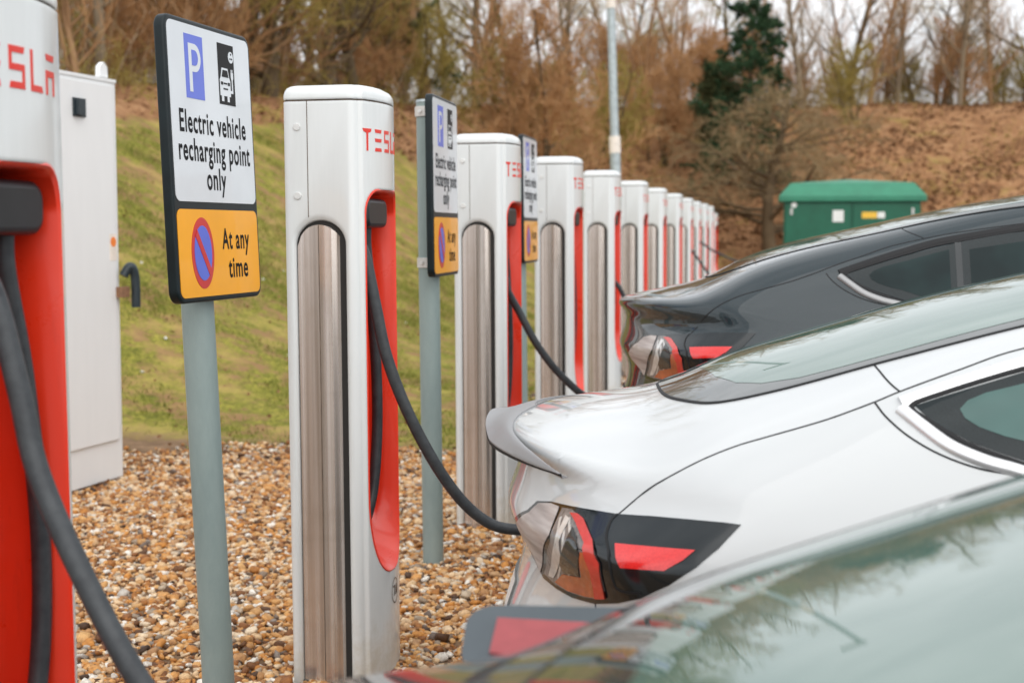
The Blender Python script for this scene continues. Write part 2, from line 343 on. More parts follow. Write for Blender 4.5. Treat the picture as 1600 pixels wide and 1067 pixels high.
# car park surface, dropping slightly towards the camera; kerb along its edge
def zp(Y): return -.175+.175*sstep(4.2,5.3,np.asarray(Y,float))-.005
ys2=np.unique(np.concatenate([np.linspace(-40,3,20),np.linspace(3,6.5,30),np.linspace(6.5,33.5,10)]))
me,_,_,_=grid_mesh(np.array([-.72,0,5,20,60]),ys2,lambda X,Y:zp(Y)+0*X); me.shade_smooth(); tag(link('car_park',me,'asphalt'),kind='structure')
kb=MB()
V=[];n_=0
for y in ys2:
    z=float(zp(y))
    V+= [(-.87,y,-.2),(-.87,y,z+.10),(-.74,y,z+.10),(-.72,y,z+.08),(-.72,y,-.3)]
Fc=[]
for i in range(len(ys2)-1):
    for j in range(5): Fc.append((i*5+j,i*5+(j+1)%5,(i+1)*5+(j+1)%5,(i+1)*5+j))
Fc+=[(0,1,2,3,4),tuple(range((len(ys2)-1)*5,len(ys2)*5))]
tag(kb.add(V,Fc).build('kerb','kerb_stone'),kind='structure')
for i,yb in enumerate([-.3,2.25,4.78,7.3,9.9,12.5]):
    me,_,_,_=grid_mesh(np.array([-.5,4.6]),np.linspace(yb-.05,yb+.05,3),lambda X,Y:zp(Y)+.004+0*X); tag(link('bay_line',me,'line_white'),kind='structure')

# gravel: individual stones scattered over the bed between kerb and bank (too many to count)
def stones(n,xr,yr,zf,smin,smax,keep):
    pts=np.empty((0,2))
    while len(pts)<n:
        P=np.stack([NR.uniform(*xr,n),NR.uniform(*yr,n)],1); P=P[keep(P)]; pts=np.concatenate([pts,P])
    pts=pts[:n]
    g=[(x,y,z) for x in (-1,0,1) for y in (-1,0,1) for z in (-1,0,1) if (x,y,z)!=(0,0,0)]; idx={p:i for i,p in enumerate(g)}; B=np.array(g,float)
    nrm=np.linalg.norm(B,axis=1,keepdims=True); B=B/nrm**.62
    Q=[]
    for ax in range(3):
        for s in (-1,1):
            o=[k for k in range(3) if k!=ax]
            for a0 in (-1,0):
                for b0 in (-1,0):
                    q=[]
                    for da,db in ((0,0),(1,0),(1,1),(0,1)):
                        p=[0,0,0]; p[ax]=s; p[o[0]]=a0+da; p[o[1]]=b0+db; q.append(idx[tuple(p)])
                    if (s==1)^(ax==1): pass
                    else: q=q[::-1]
                    Q.append(q)
    Q=np.array(Q); m=len(B)
    sz=NR.uniform(smin,smax,n)**1.0*np.where(NR.random(n)<.12,1.5,1); sc=np.stack([np.ones(n),NR.uniform(.6,1,n),NR.uniform(.35,.7,n)],1)*sz[:,None]
    V=B[None]*(1+NR.normal(0,.11,(n,m,1)))*sc[:,None,:]
    A=NR.normal(0,.33,n);Bq=NR.normal(0,.33,n);Cq=NR.uniform(0,6.283,n)
    def rot(V,a,i,j): c,s=np.cos(a)[:,None],np.sin(a)[:,None]; W=V.copy(); W[:,:,i]=V[:,:,i]*c-V[:,:,j]*s; W[:,:,j]=V[:,:,i]*s+V[:,:,j]*c; return W
    V=rot(rot(rot(V,A,1,2),Bq,0,2),Cq,0,1)
    z=zf(pts[:,0],pts[:,1])+NR.uniform(-.2,1.3,n)*sz*.6
    V[:,:,0]+=pts[:,0,None];V[:,:,1]+=pts[:,1,None];V[:,:,2]+=z[:,None]
    me=npmesh(V.reshape(-1,3),(Q[None]+(np.arange(n)*m)[:,None,None]).reshape(-1,4)); return me
def inview(P,m=.35):
    X,Y=P[:,0],P[:,1]; return (X>-.60*Y-.3-m)&(X<-.87)
def gedge(P):
    X,Y=P[:,0],P[:,1]; e=8.0+.35*np.sin(X*1.7)+.2*np.sin(X*5.1); return NR.random(len(X))<np.clip((e+1.0-Y)/1.5,0.0,1)
me=stones(56000,(-5.6,-.87),(2.6,9),gz,.008,.0165,lambda P:inview(P)&gedge(P)); tag(link('gravel',me,'pebble'),kind='stuff',label='golden brown gravel bed around the feet of the chargers')
me=stones(5000,(-2.0,-.87),(7.5,34),gz,.012,.022,lambda P:P[:,0]>-2.0); tag(link('gravel',me,'pebble'),kind='stuff',label='gravel strip along the foot of the far chargers')

# grass tufts on the near bank, fallen leaves on its upper part and beyond
def scatter_cards(n,xr,yr,keep,make):
    pts=np.empty((0,2))
    while len(pts)<n:
        P=np.stack([NR.uniform(*xr,2*n),NR.uniform(*yr,2*n)],1); P=P[keep(P)]; pts=np.concatenate([pts,P])
    pts=pts[:n]; z=gz(pts[:,0],pts[:,1]); return make(np.stack([pts[:,0],pts[:,1],z],1))
def coverat(P):
    fr=np.clip(gz(P[:,0],P[:,1])/Hc(P[:,1]),0,1); return fr
def blades(P):
    n=len(P); a=NR.uniform(0,6.283,n); h=NR.uniform(.015,.06,n); wd=NR.uniform(.003,.007,n); ln=NR.normal(0,.6,(n,2))*h[:,None]
    d=np.stack([np.cos(a),np.sin(a),np.zeros(n)],1)*wd[:,None]; P=P-np.array([0,0,.008]); top=P+np.concatenate([ln,h[:,None]],1)
    V=np.stack([P-d,P+d,top],1).reshape(-1,3); return npmesh(V,np.arange(3*n).reshape(-1,3))
def hf(P):
    x,y=P[:,0],P[:,1]; return .5+.5*np.sin(x*13+3*np.sin(y*7.3+x*2))*np.sin(y*11+3*np.sin(x*8.1-y))
def kg(P):
    e=8.0+.35*np.sin(P[:,0]*1.7); fr=coverat(P); pn=np.sin(P[:,0]*2.1+np.sin(P[:,1]*1.3)*2)*np.sin(P[:,1]*1.7+P[:,0]); return (P[:,0]>-.62*P[:,1]-.5)&(P[:,0]<-1.9)&(P[:,1]>e)&(fr<.8)&(hf(P)>NR.random(len(P))*1.1-.25)&(NR.random(len(P))<np.clip(.35+1.1*pn,0.02,1)*np.clip((P[:,1]-e-.3)/3.0+.04,0,1))
tag(link('grass',scatter_cards(95000,(-13,-1.9),(7.8,24),kg,blades),'grass_blade'),kind='stuff',label='mossy green grass on the lower bank')
def leaves(P,k=1.):
    n=len(P); s=k*NR.uniform(.02,.085,n)*np.clip(P[:,1]/28,.7,1.7); u=NR.normal(size=(n,3)); u/=np.linalg.norm(u,axis=1,keepdims=True); v=NR.normal(size=(n,3)); v-=u*(u*v).sum(1)[:,None]; v/=np.linalg.norm(v,axis=1,keepdims=True)
    u[:,2]*=.6; c=P+np.array([0,0,.03]); V=np.stack([c-u*s[:,None],c+v*s[:,None]*.6,c+u*s[:,None],c-v*s[:,None]*.6],1).reshape(-1,3); return npmesh(V,np.arange(4*n).reshape(-1,4))
def kl(P):
    fr=coverat(P); X,Y=P[:,0],P[:,1]; cl=np.sin(X*.8+2*np.sin(Y*.31))*np.sin(Y*.7+1.5*np.sin(X*.43))+.6*np.sin(X*2.9+Y*1.3)*np.sin(Y*3.1-X); return (X>-.62*Y-.5)&(X<.36*Y)&((fr>.80)|((Y-.2*X>32)&(fr>.05)))&(fr>.03)&(NR.random(len(X))<np.clip(.5+.6*cl,.06,1))
tag(link('fallen_leaves',scatter_cards(34000,(-26,24),(10,66),kl,leaves),'leaf_litter_mat'),kind='stuff',label='rust brown fallen leaves over the upper bank')

def kd(P): fr=coverat(P); return (P[:,0]>-.62*P[:,1]-.5)&(P[:,0]<-1.0)&(fr<.8)
tag(link('fallen_leaves',scatter_cards(1600,(-12,-1.9),(8.4,22),kd,lambda P:leaves(P,.45)),'leaf_litter_mat'),kind='stuff',label='loose dead leaves blown over the grass and gravel')

me=stones(55,(-8,-1.9),(8.8,17),gz,.008,.02,lambda P:(P[:,0]>-.6*P[:,1]-.3)); tag(link('gravel',me,'screw_steel'),kind='stuff',label='scattered pale chips lying in the grass')

# body surface of the electric car as a smooth field F(x,y,z)=0: x from the tail, y to the left, z up
class Spl:
    """natural cubic spline, linear outside"""
    def __init__(s,xs,ys):
        x=np.array(xs,float);y=np.array(ys,float);n=len(x);h=np.diff(x)
        A=np.eye(n);b=np.zeros(n)
        for i in range(1,n-1):
            A[i,i-1]=h[i-1];A[i,i]=2*(h[i-1]+h[i]);A[i,i+1]=h[i]
            b[i]=6*((y[i+1]-y[i])/h[i]-(y[i]-y[i-1])/h[i-1])
        s.x=x;s.y=y;s.h=h;s.m=np.linalg.solve(A,b)
        s.d0=(y[1]-y[0])/h[0]-h[0]*(s.m[1]+2*s.m[0])/6
        s.d1=(y[-1]-y[-2])/h[-1]+h[-1]*(2*s.m[-1]+s.m[-2])/6
    def __call__(s,t):
        t=np.asarray(t,float);tc=np.clip(t,s.x[0],s.x[-1])
        i=np.clip(np.searchsorted(s.x,tc)-1,0,len(s.h)-1)
        h=s.h[i];a=(s.x[i+1]-tc)/h;b=(tc-s.x[i])/h
        r=a*s.y[i]+b*s.y[i+1]+((a**3-a)*s.m[i]+(b**3-b)*s.m[i+1])*h*h/6
        return r+np.where(t<s.x[0],(t-s.x[0])*s.d0,0)+np.where(t>s.x[-1],(t-s.x[-1])*s.d1,0)
Z0=Spl([-.1,0,.12,.25,.4,.55,.7,.95,1.25,1.6,2.0,2.4,2.8,3.1,3.45,3.8,4.1,4.45,4.75],
       [1.125,1.14,1.165,1.19,1.222,1.284,1.335,1.412,1.492,1.56,1.605,1.61,1.585,1.5,1.3,1.09,1.0,.9,.72])
KC=Spl([0,.3,.6,1.0,2.0,3.0,3.8,4.7],[.12,.21,.21,.18,.16,.17,.12,.14])
W0=Spl([0,.4,.9,1.5,2.4,3.4,4.0,4.4,4.75],[.86,.925,.955,.955,.955,.955,.94,.90,.80])
RZ=Spl([.2,.35,.55,.72,.82,.90,.96,1.0,1.05,1.09,1.13,1.2],[.16,.07,.03,.045,.075,.07,.045,.05,.065,.06,.03,.0])
FZ=Spl([.2,.4,.6,.75,.9,1.2],[4.62,4.74,4.75,4.70,4.55,4.2])
VAR=0
def smax(a,b,k):
    h=np.maximum(k-np.abs(a-b),0)/k
    return np.maximum(a,b)+h*h*h*k/6
def F(P):
    x,y,z=P[...,0],np.abs(P[...,1]),P[...,2]
    zc0,kc0=(Z0(x),KC(x)) if VAR==0 else (Z0(x)+.030*np.exp(-((x-.68)/.30)**2),KC(x)*.5)
    top=(z-(zc0-kc0*y*y-.05*np.maximum(y-.5,0)**2))*.93
    zb=1.02; t=z-zb; g=.5*(t+np.sqrt(t*t+.10**2))
    lo=np.maximum(.5-z,0)
    s=.66
    w=W0(x)-s*g-.5*lo*lo -.11*.5*((.99-z)+np.sqrt((.99-z)**2+.02**2))
    side=(y-w)*.88
    cv=.44+.16*np.clip((z-.98)/.1,0,1)
    rear=(RZ(z)+cv*y*y-x)*.85
    front=x-(FZ(z)-.45*y*y)
    bot=.22-z
    a=smax(top,side,.10)
    kr=np.where(z>1.07,.04,.04+.14*np.clip((1.07-z)/.12,0,1))
    b=smax(side,rear,.17)
    r=smax(top,smax(side,rear,.17),.05+.02*VAR+.07*np.clip((y-.55)/.25,0,1)+.05*np.clip(x/1.,0,1))
    r=smax(r,front,.15)
    return smax(r,bot,.06)
def grad(P):
    e=1e-3;G=np.stack([F(P+np.eye(3)[i]*e)-F(P-np.eye(3)[i]*e) for i in range(3)],-1)
    return G/np.linalg.norm(G,axis=-1,keepdims=True)
def cast(O,D,tmax,n=160,tmin=0.):
    """first outside->inside crossing along rays; returns points, hit mask"""
    D=D/np.linalg.norm(D,axis=-1,keepdims=True)
    ts=np.linspace(tmin,tmax,n);lo=np.zeros(len(O));hi=np.zeros(len(O));hit=np.zeros(len(O),bool)
    for a,b in zip(ts[:-1],ts[1:]):
        f=F(O+D*b)
        new=(~hit)&(f<0);lo[new]=a;hi[new]=b;hit|=new
    for _ in range(22):
        m=(lo+hi)/2;f=F(O+D*m[:,None]);ins=f<0
        hi=np.where(ins,m,hi);lo=np.where(ins,lo,m)
    return O+D*((lo+hi)/2)[:,None],hit

# ------------------------------------------------------------------ electric cars (one body surface F=0, every panel line laid on it)
def car_map(d):
    """map 2D points on the plane through the origin square to d onto the body, looking along d"""
    d=np.array(d,float); d/=np.linalg.norm(d); up=np.array([0,0,1.]) if abs(d[2])<.9 else np.array([1.,0,0])
    e1=np.cross(d,up); e1/=np.linalg.norm(e1); e2=np.cross(e1,d)
    def to2(P): P=np.asarray(P,float); return np.stack([P@e1,P@e2],-1)
    def f(A):
        O=A[:,:1]*e1+A[:,1:]*e2-d*3.2
        if abs(d[2])>.9: O=A[:,:1]*e1+A[:,1:]*e2-d*2.2
        P,h=cast(O,np.repeat(d[None],len(O),0),4.5,260,0.3)
        return P,grad(P)
    return to2,f
def mir(P,s): return [(p[0],p[1]*s,p[2]) for p in P]
def cpatch(name,P3,d,off,mat,parent,step=.02,s=1,label=None):
    d=(d[0],d[1]*s,d[2]); to2,f=car_map(d); o=link(name,surf_patch([tuple(q) for q in to2(mir(P3,s))],f,off,step),mat,parent)
    if label: o['label']=label
    return o
def cline(name,P3,d,width,off,mat,parent,s=1,step=.02,rise=0.,both=False):
    """ribbon (or low raised strip) along a polyline lying on the body"""
    mb=MB()
    for q in ((1,-1) if both else (s,)):
        dd=(d[0],d[1]*q,d[2]); to2,f=car_map(dd); A=np.array(densify([tuple(p) for p in to2(np.array(crom(mir(P3,q),6)))],step,False)); P,N=f(A)
        T=np.gradient(P,axis=0); T/=np.linalg.norm(T,axis=1,keepdims=True)+1e-9; B=np.cross(T,N); B/=np.linalg.norm(B,axis=1,keepdims=True)+1e-9
        prof=[(-.5,-.002),(-.5,off),(-.25,off+rise),(.25,off+rise),(.5,off),(.5,-.002)]; k=len(prof); V=[];Fc=[]
        for i in range(len(P)):
            for u,h in prof: V.append(P[i]+B[i]*u*width+N[i]*h)
        for i in range(len(P)-1):
            for j in range(k-1): Fc.append((i*k+j,i*k+j+1,(i+1)*k+j+1,(i+1)*k+j))
        Fc+=[tuple(range(k)),tuple(range((len(P)-1)*k,len(P)*k))]
        mb.add(V,Fc)
    return mb.build(name,mat,parent,smooth=50)
DR=(.60,.79,-.12)      # oblique look at the right rear corner
DS=(0,1,0)             # straight at the right side
DT=(0,0,-1)
LAMP=[(0.182,-0.502,1.017),(0.158,-0.488,0.994),(0.120,-.36,.948),(0.128,-.375,.918),(0.167,-0.454,0.88),(0.199,-0.524,0.855),(0.239,-0.604,0.854),(0.284,-0.683,0.857),(0.34,-0.771,0.87),(0.391,-0.837,0.891),(0.438,-0.884,0.915),(0.488,-0.914,0.949),(0.535,-0.922,0.985),(0.58,-0.909,1.02),(0.622,-0.888,1.061),(0.59,-0.878,1.062),(0.53,-0.853,1.06),(0.454,-0.805,1.054),(0.382,-0.752,1.045),(0.331,-0.702,1.041),(0.269,-0.628,1.034),(0.221,-0.56,1.028)]
LENSL=[(0.188,-0.519,1.015),(0.165,-0.507,0.992),(0.127,-0.385,0.943),(0.135,-.39,.920),(0.17,-0.468,0.888),(0.191,-0.505,0.863),(0.205,-0.563,0.91),(0.233,-0.654,0.978),(0.244,-0.614,1.017),(0.245,-0.605,1.026),(0.222,-0.566,1.025)]
LENSM=[(0.254,-0.616,1.026),(0.248,-0.632,1.01),(0.237,-0.661,0.966),(0.204,-0.535,0.868),(0.239,-0.605,0.863),(0.275,-0.669,0.866),(0.317,-0.738,0.874),(0.361,-0.803,0.888),(0.366,-0.819,0.912),(0.357,-0.829,0.964),(0.338,-0.781,0.996),(0.308,-0.703,1.021),(0.278,-0.647,1.03)]
REDB=[(0.296,-0.678,1.026),(0.311,-0.706,1.022),(0.338,-0.781,0.996),(0.357,-0.829,0.964),(0.367,-0.812,0.893),(0.344,-0.779,0.883),(0.336,-0.802,0.944),(0.32,-0.773,0.988),(0.294,-0.699,1.012),(0.277,-0.657,1.023)]
AMB=[(0.314,-0.779,0.974),(0.314,-0.759,0.92),(0.264,-0.665,0.902),(0.239,-0.606,0.869),(0.275,-0.67,0.868),(0.322,-0.746,0.878),(0.342,-0.778,0.885),(0.337,-0.8,0.938),(0.326,-0.794,0.974)]
DARKB=[(0.289,-0.704,1.004),(0.301,-0.741,0.993),(0.313,-0.778,0.968),(0.31,-0.753,0.921),(0.268,-0.677,0.908),(0.26,-0.678,0.925),(0.278,-0.728,0.976)]
BARS=[(0.267,-0.65,1.017),(0.279,-0.673,1.014),(0.267,-0.702,0.944),(0.236,-0.601,0.876),(0.22,-0.57,0.873),(0.254,-0.691,0.967)]
REFL=[(0.384,-0.821,1.001),(0.538,-0.903,1.013),(0.513,-0.91,0.994),(0.478,-0.91,0.974),(0.397,-0.866,0.966)]
LGAP=[(0.382,-0.752,1.045),(0.37,-0.759,1.031),(0.364,-0.79,1.008),(0.373,-0.841,0.98),(0.382,-0.849,0.939),(0.39,-0.849,0.923),(0.406,-0.862,0.92),(0.438,-0.887,0.925)]
GATE=[(0.382,-0.752,1.045),(0.424,-0.747,1.082),(0.487,-0.754,1.126),(0.548,-0.748,1.159),(0.609,-0.744,1.185),(0.669,-0.745,1.205),(0.729,-0.745,1.224),(0.789,-0.742,1.244),(0.868,-0.728,1.274),(0.914,-0.718,1.294),(1.027,-0.695,1.336),(1.146,-0.674,1.377),(1.4,-.66,1.43),(1.9,-.64,1.49),(2.4,-.64,1.50),(2.8,-.66,1.45),(3.2,-.72,1.30)]
TOPS=[(0.878,-0.564,1.33),(0.89,-0.64,1.316),(0.914,-0.718,1.294)]
DOORS=[(0.868,-0.728,1.274),(0.888,-0.768,1.25),(0.926,-0.804,1.22),(0.98,-0.83,1.192),(1.046,-0.846,1.171),(1.122,-0.855,1.158),(1.22,-.86,1.12),(1.29,-.9,1.03),(1.31,-.93,.9),(1.27,-.95,.78)]
WIN1=[(0.94,0,1.271),(0.987,0,1.287),(1.046,0,1.306),(1.139,0,1.335),(1.325,0,1.383),(1.325,0,1.135),(1.2,0,1.163),(1.124,0,1.186),(1.081,0,1.199),(1.037,0,1.213),(0.994,0,1.233),(0.962,0,1.252)]
WIN2=[(1.34,0,1.387),(1.5,0,1.417),(1.75,0,1.447),(2.0,0,1.463),(2.33,0,1.468),(2.33,0,1.06),(1.8,0,1.085),(1.34,0,1.132)]
WIN3=[(2.38,0,1.467),(2.65,0,1.445),(2.9,0,1.38),(3.15,0,1.265),(3.4,0,1.10),(3.4,0,1.045),(2.9,0,1.045),(2.38,0,1.058)]
PANE1=[(1.019,0,1.268),(1.034,0,1.283),(1.067,0,1.297),(1.136,0,1.315),(1.30,0,1.36),(1.30,0,1.165),(1.2,0,1.195),(1.127,0,1.218),(1.094,0,1.225),(1.051,0,1.239),(1.027,0,1.253)]
PANE2=[(1.37,0,1.36),(1.75,0,1.42),(2.3,0,1.44),(2.3,0,1.085),(1.8,0,1.11),(1.37,0,1.16)]
PANE3=[(2.41,0,1.44),(2.65,0,1.415),(2.9,0,1.345),(3.1,0,1.24),(3.2,0,1.12),(3.1,0,1.08),(2.41,0,1.085)]
GL=[(0.400,0),(0.405,-.06),(0.426,-0.198),(0.455,-0.301),(0.504,-0.408),(0.548,-0.477),(0.603,-0.518),(0.681,-0.542),(0.77,-0.555),(0.878,-0.564),(0.981,-0.574),(1.161,-0.581),(1.6,-.585),(2.2,-.585),(2.7,-.58),(3.02,-.57),(3.06,-.3),(3.07,0)]
PN=[(0.500,0),(0.528,-.15),(0.551,-0.273),(0.6,-0.40),(0.655,-0.468),(0.733,-0.508),(0.821,-0.522),(0.92,-0.532),(1.044,-0.536),(1.6,-.54),(2.6,-.53),(2.98,-.52),(3.0,0)]
WS=[(3.10,0),(3.09,-.3),(3.05,-.58),(3.3,-.64),(3.7,-.72),(3.80,-.5),(3.84,0)]
def sym(P): return [(x,y,0) for x,y in P]+[(x,-y,0) for x,y in P[::-1] if abs(y)>1e-6]
def body_mesh():
    zc=.78; nth=340; th=np.linspace(0,2*np.pi,nth,endpoint=False); rows=[]
    radial=np.stack([np.zeros(nth),np.sin(th),np.cos(th)],1)
    phis=np.linspace(89.6,0,170)
    for p_ in phis: p_=rad(p_); rows.append((1.0,radial*math.cos(p_)+np.array([-1,0,0])*math.sin(p_)))
    for x in np.linspace(1.0,3.7,110)[1:]: rows.append((x,radial))
    for p_ in np.linspace(0,89.5,60)[1:]: p_=rad(p_); rows.append((3.7,radial*math.cos(p_)+np.array([1,0,0])*math.sin(p_)))
    O=np.concatenate([np.tile([x,0,zc],(nth,1)) for x,_ in rows]); D=np.concatenate([d for _,d in rows])
    # walk outward until outside
    lo=np.zeros(len(O)); hi=np.full(len(O),1.6)
    ts=np.linspace(0,1.6,60); found=np.zeros(len(O),bool)
    for a,c in zip(ts[:-1],ts[1:]):
        f=F(O+D*c); nw=(~found)&(f>0); lo[nw]=a;hi[nw]=c;found|=nw
    for _ in range(20):
        m_=(lo+hi)/2; ins=F(O+D*m_[:,None])<0; lo=np.where(ins,m_,lo); hi=np.where(ins,hi,m_)
    P=O+D*lo[:,None]; n=len(rows); i=np.arange(n-1)[:,None]*nth; j=np.arange(nth)[None]; j2=(j+1)%nth
    Q=np.stack([i+j,i+j2,i+nth+j2,i+nth+j],-1).reshape(-1,4)
    me=npmesh(P,Q); bm=bmesh.new(); bm.from_mesh(me); bmesh.ops.holes_fill(bm,edges=[e for e in bm.edges if e.is_boundary],sides=0); bmesh.ops.recalc_face_normals(bm,faces=bm.faces); bm.to_mesh(me); bm.free(); me.shade_smooth()
    return me
def wheel_at(root,x,s):
    y=s*.80; h=MB(); r=.355
    prof=[(.235,-.10),(.32,-.115),(.352,-.10),(r,-.06),(r,.06),(.352,.10),(.32,.115),(.235,.10)]
    n=40; V=[];Fc=[]
    for i in range(n):
        a=2*math.pi*i/n
        for rr,yy in prof: V.append((x+rr*math.cos(a),y+yy,r+rr*math.sin(a)))
    k=len(prof)
    for i in range(n):
        for j in range(k): Fc.append((i*k+j,i*k+(j+1)%k,((i+1)%n)*k+(j+1)%k,((i+1)%n)*k+j))
    whl=MB().cyl((x,y-.05,r),(x,y+s*.03,r),.09,n=20).build('wheel','rim',root,smooth=30)
    h.add(V,Fc).build('tyre','tyre',whl,smooth=40)
    m=MB()
    for i in range(5):
        a=2*math.pi*i/5; c,q=math.cos(a),math.sin(a)
        m.prism([(.05*c-.03*q,.05*q+.03*c),(.05*c+.03*q,.05*q-.03*c),(.24*c+.05*q,.24*q-.05*c),(.24*c-.05*q,.24*q+.05*c)],lambda u,v,hh:(x+u,y+s*(.07+hh),r+v),0,.03)
    m.cyl((x,y+s*.0,r),(x,y+s*.01,r),.238,n=40); m.build('rim','rim',whl,smooth=30)
def make_car(label,paintmat,trim,trim_top,spoil,seam_shift=0.,pane='glass_tint'):
    root=empty('electric_car',label=label,cat='car')
    b=link('body',body_mesh(),paintmat,root)
    for x in (.90,3.79):
        for s in (1,-1):
            c=MB().cyl((x,s*.55,.355),(x,s*1.2,.355),.40,n=48).build('cut',[],None); boolean(b,c)
    b.data.materials.clear(); b.data.materials.append(M[paintmat]); b.data.shade_smooth(); b.data.set_sharp_from_angle(angle=rad(40))
    for x in (.90,3.79):
        for s in (1,-1): wheel_at(root,x,s)
    MB().box(.6,4.2,-.75,.75,.17,.26).build('underbody','seam_black',root)
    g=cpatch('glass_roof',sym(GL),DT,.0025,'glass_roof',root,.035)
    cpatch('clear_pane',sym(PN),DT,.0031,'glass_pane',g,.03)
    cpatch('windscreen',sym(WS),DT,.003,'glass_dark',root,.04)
    cline('rear_glass_seal',[(x,y,0) for x,y in GL[::-1][5:]]+[(x,-y,0) for x,y in GL[1:13]],DT,.007,.0030,'seam_black',g)
    for s in (1,-1):
        for W_,P_ in ((WIN1,PANE1),(WIN2,PANE2),(WIN3,PANE3)):
            wd=cpatch('side_window',W_,DS,.0025,'glass_frit',root,.03,s)
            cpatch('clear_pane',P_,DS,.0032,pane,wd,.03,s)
        cline('window_trim',[(1.20,0,1.139),(1.12,0,1.168),(1.06,0,1.183),(1.0,0,1.206),(.955,0,1.236),(.915,0,1.266)],DS,.028,.002,trim,root,s,rise=.007)
        cline('window_trim',[(.915,0,1.276),(.99,0,1.303),(1.139,0,1.352),(1.325,0,1.40),(1.75,0,1.462),(2.33,0,1.485),(2.65,0,1.462),(2.9,0,1.397),(3.15,0,1.283)],DS,.03,.002,trim_top,root,s,rise=.006)
        wl=cline('window_seal',[(1.325,0,1.128),(1.2,0,1.155),(1.124,0,1.179),(1.037,0,1.207),(0.994,0,1.228),(0.962,0,1.247),(.934,0,1.270),(0.987,0,1.293),(1.139,0,1.341),(1.325,0,1.389),(1.75,0,1.453),(2.33,0,1.474)],DS,.010,.003,'seam_black',root,s,rise=.002)
        cline('pillar_trim',[(1.332,0,1.385),(1.332,0,1.25),(1.332,0,1.135)],DS,.022,.0035,'lamp_black',root,s)
        cline('pillar_trim',[(2.355,0,1.467),(2.355,0,1.25),(2.355,0,1.06)],DS,.055,.0035,'lamp_black',root,s)
        tl=cpatch('tail_light',LAMP,DR,.002,'lamp_black',root,.015,s)
        cpatch('reversing_lens',LENSL,DR,.0035,'lamp_clear',tl,.015,s)
        cpatch('clear_lens',LENSM,DR,.0035,'lamp_smoke',tl,.015,s)
        cpatch('lens_bar',BARS,DR,.005,'lamp_silver',tl,.012,s)
        cpatch('amber_lens',AMB,DR,.0050,'lamp_amber',tl,.012,s)
        cpatch('dark_lens',DARKB,DR,.0062,'lamp_dark_bar',tl,.012,s)
        cpatch('red_lens',REDB,DR,.0065,'lamp_red',tl,.012,s)
        for q_ in (.12,.30,.48):
            A_=[np.array(LENSM[i])*(1-q_)+np.array(LENSM[j])*q_ for i,j in ((1,11),(2,9),(3,8))]
            cline('lens_rib',[tuple(v) for v in A_],DR,.006,.0042,'lamp_silver',tl,s)
        cpatch('reflector',REFL,DR,.004,'reflector_red',tl,.012,s)
    G=[]
    tp_=TOPS if not seam_shift else [(1.10,-.52,1.46),(1.16,-.60,1.43),(1.227,-.665,1.40)]
    for P_,d in ((GATE,DR),(tp_,DR),(DOORS,DS)):
        for s in (1,-1): cline('panel_gap',P_,d,.0038,.0008,'seam_black',root,s)
    for s in (1,-1): cline('panel_gap',LGAP,DR,.005,.0032,'seam_brown' if False else 'seam_black',root,s)
    for s in (1,-1): cline('panel_gap',[(0.34,-0.771,0.87),(0.344,-0.777,0.83),(.36,-.8,.74),(.40,-.85,.66),(.5,-.93,.58)],DR,.005,.0008,'seam_black',root,s)
    for s in (1,-1): cline('panel_gap',[(2.355,0,1.47),(2.355,0,1.05),(2.365,0,.8),(2.335,0,.45)],DS,.005,.0008,'seam_black',root,s)
    for s in (1,-1): cline('door_handle',[(1.42,0,.985),(1.62,0,.99)],DS,.022,.001,trim,root,s,rise=.003)
    for s in (1,-1): cline('door_handle',[(2.46,0,.965),(2.66,0,.97)],DS,.022,.001,trim,root,s,rise=.003)
    # boot spoiler lip: thin crescent along the boot edge
    n=121; V=[];Fc=[];U=[]; ys=np.linspace(-.66,.66,n)
    for y in ys:
        a=abs(y)/.66; xo=.61*y*y-.018+.004*a; zo=1.140-.034*min(1,a/.42)**1.5; wd=max(.004,.112-.155*a+.045*a*a)
        xi=xo+wd; zi=float(Z0(xi)-KC(xi)*y*y-.05*max(abs(y)-.5,0)**2)+.003
        up=.010*(1-a**3); zo2=zo+up
        for t in np.linspace(0,1,7):
            xx=xi+(xo-xi)*t; zz=float(Z0(xx)-KC(xx)*y*y-.05*max(abs(y)-.5,0)**2)+.004+.005*math.sin(math.pi*min(t*1.1,1))*(1-a)**.35
            e=t*t; V.append((xx,y,zz*(1-e)+zo2*e))
        th_=1-.6*a**4; V.append((xo+.0005,y,zo2-.004*th_)); V.append((xo+.05*th_,y,zo2-.016*th_)); V.append((xi+.003,y,zi-.024*th_)); U+=[(xo-.0002,y,zo2-.0042*th_),(xo+.0005,y,zo2-.0115*th_),(xo+.034*th_,y,zo2-.019*th_)]
    k=10
    for i in range(n-1):
        for j in range(k): Fc.append((i*k+j,i*k+(j+1)%k,(i+1)*k+(j+1)%k,(i+1)*k+j))
    Fc+=[tuple(range(k)),tuple(range((n-1)*k,n*k))]
    if spoil:
        so_=MB().add(V,Fc).build('boot_spoiler',spoil,root,smooth=35)
        MB().add(U,[(i*3+j,i*3+j+1,i*3+4+j,i*3+3+j) for i in range(n-1) for j in range(2)]).build('lip_edge','seam_black',so_)
    # number plate
    to2,f=car_map((1,0,0)); pl=link('number_plate',surf_patch([tuple(q) for q in to2([(0,-.26,.78),(0,.26,.78),(0,.26,.67),(0,-.26,.67)])],f,.006,.03),'plate_white',root)
    cpatch('rear_diffuser',[(0,-.62,.44),(0,.62,.44),(0,.5,.27),(0,-.5,.27)],(1,0,0),.004,'seam_black',root,.04)
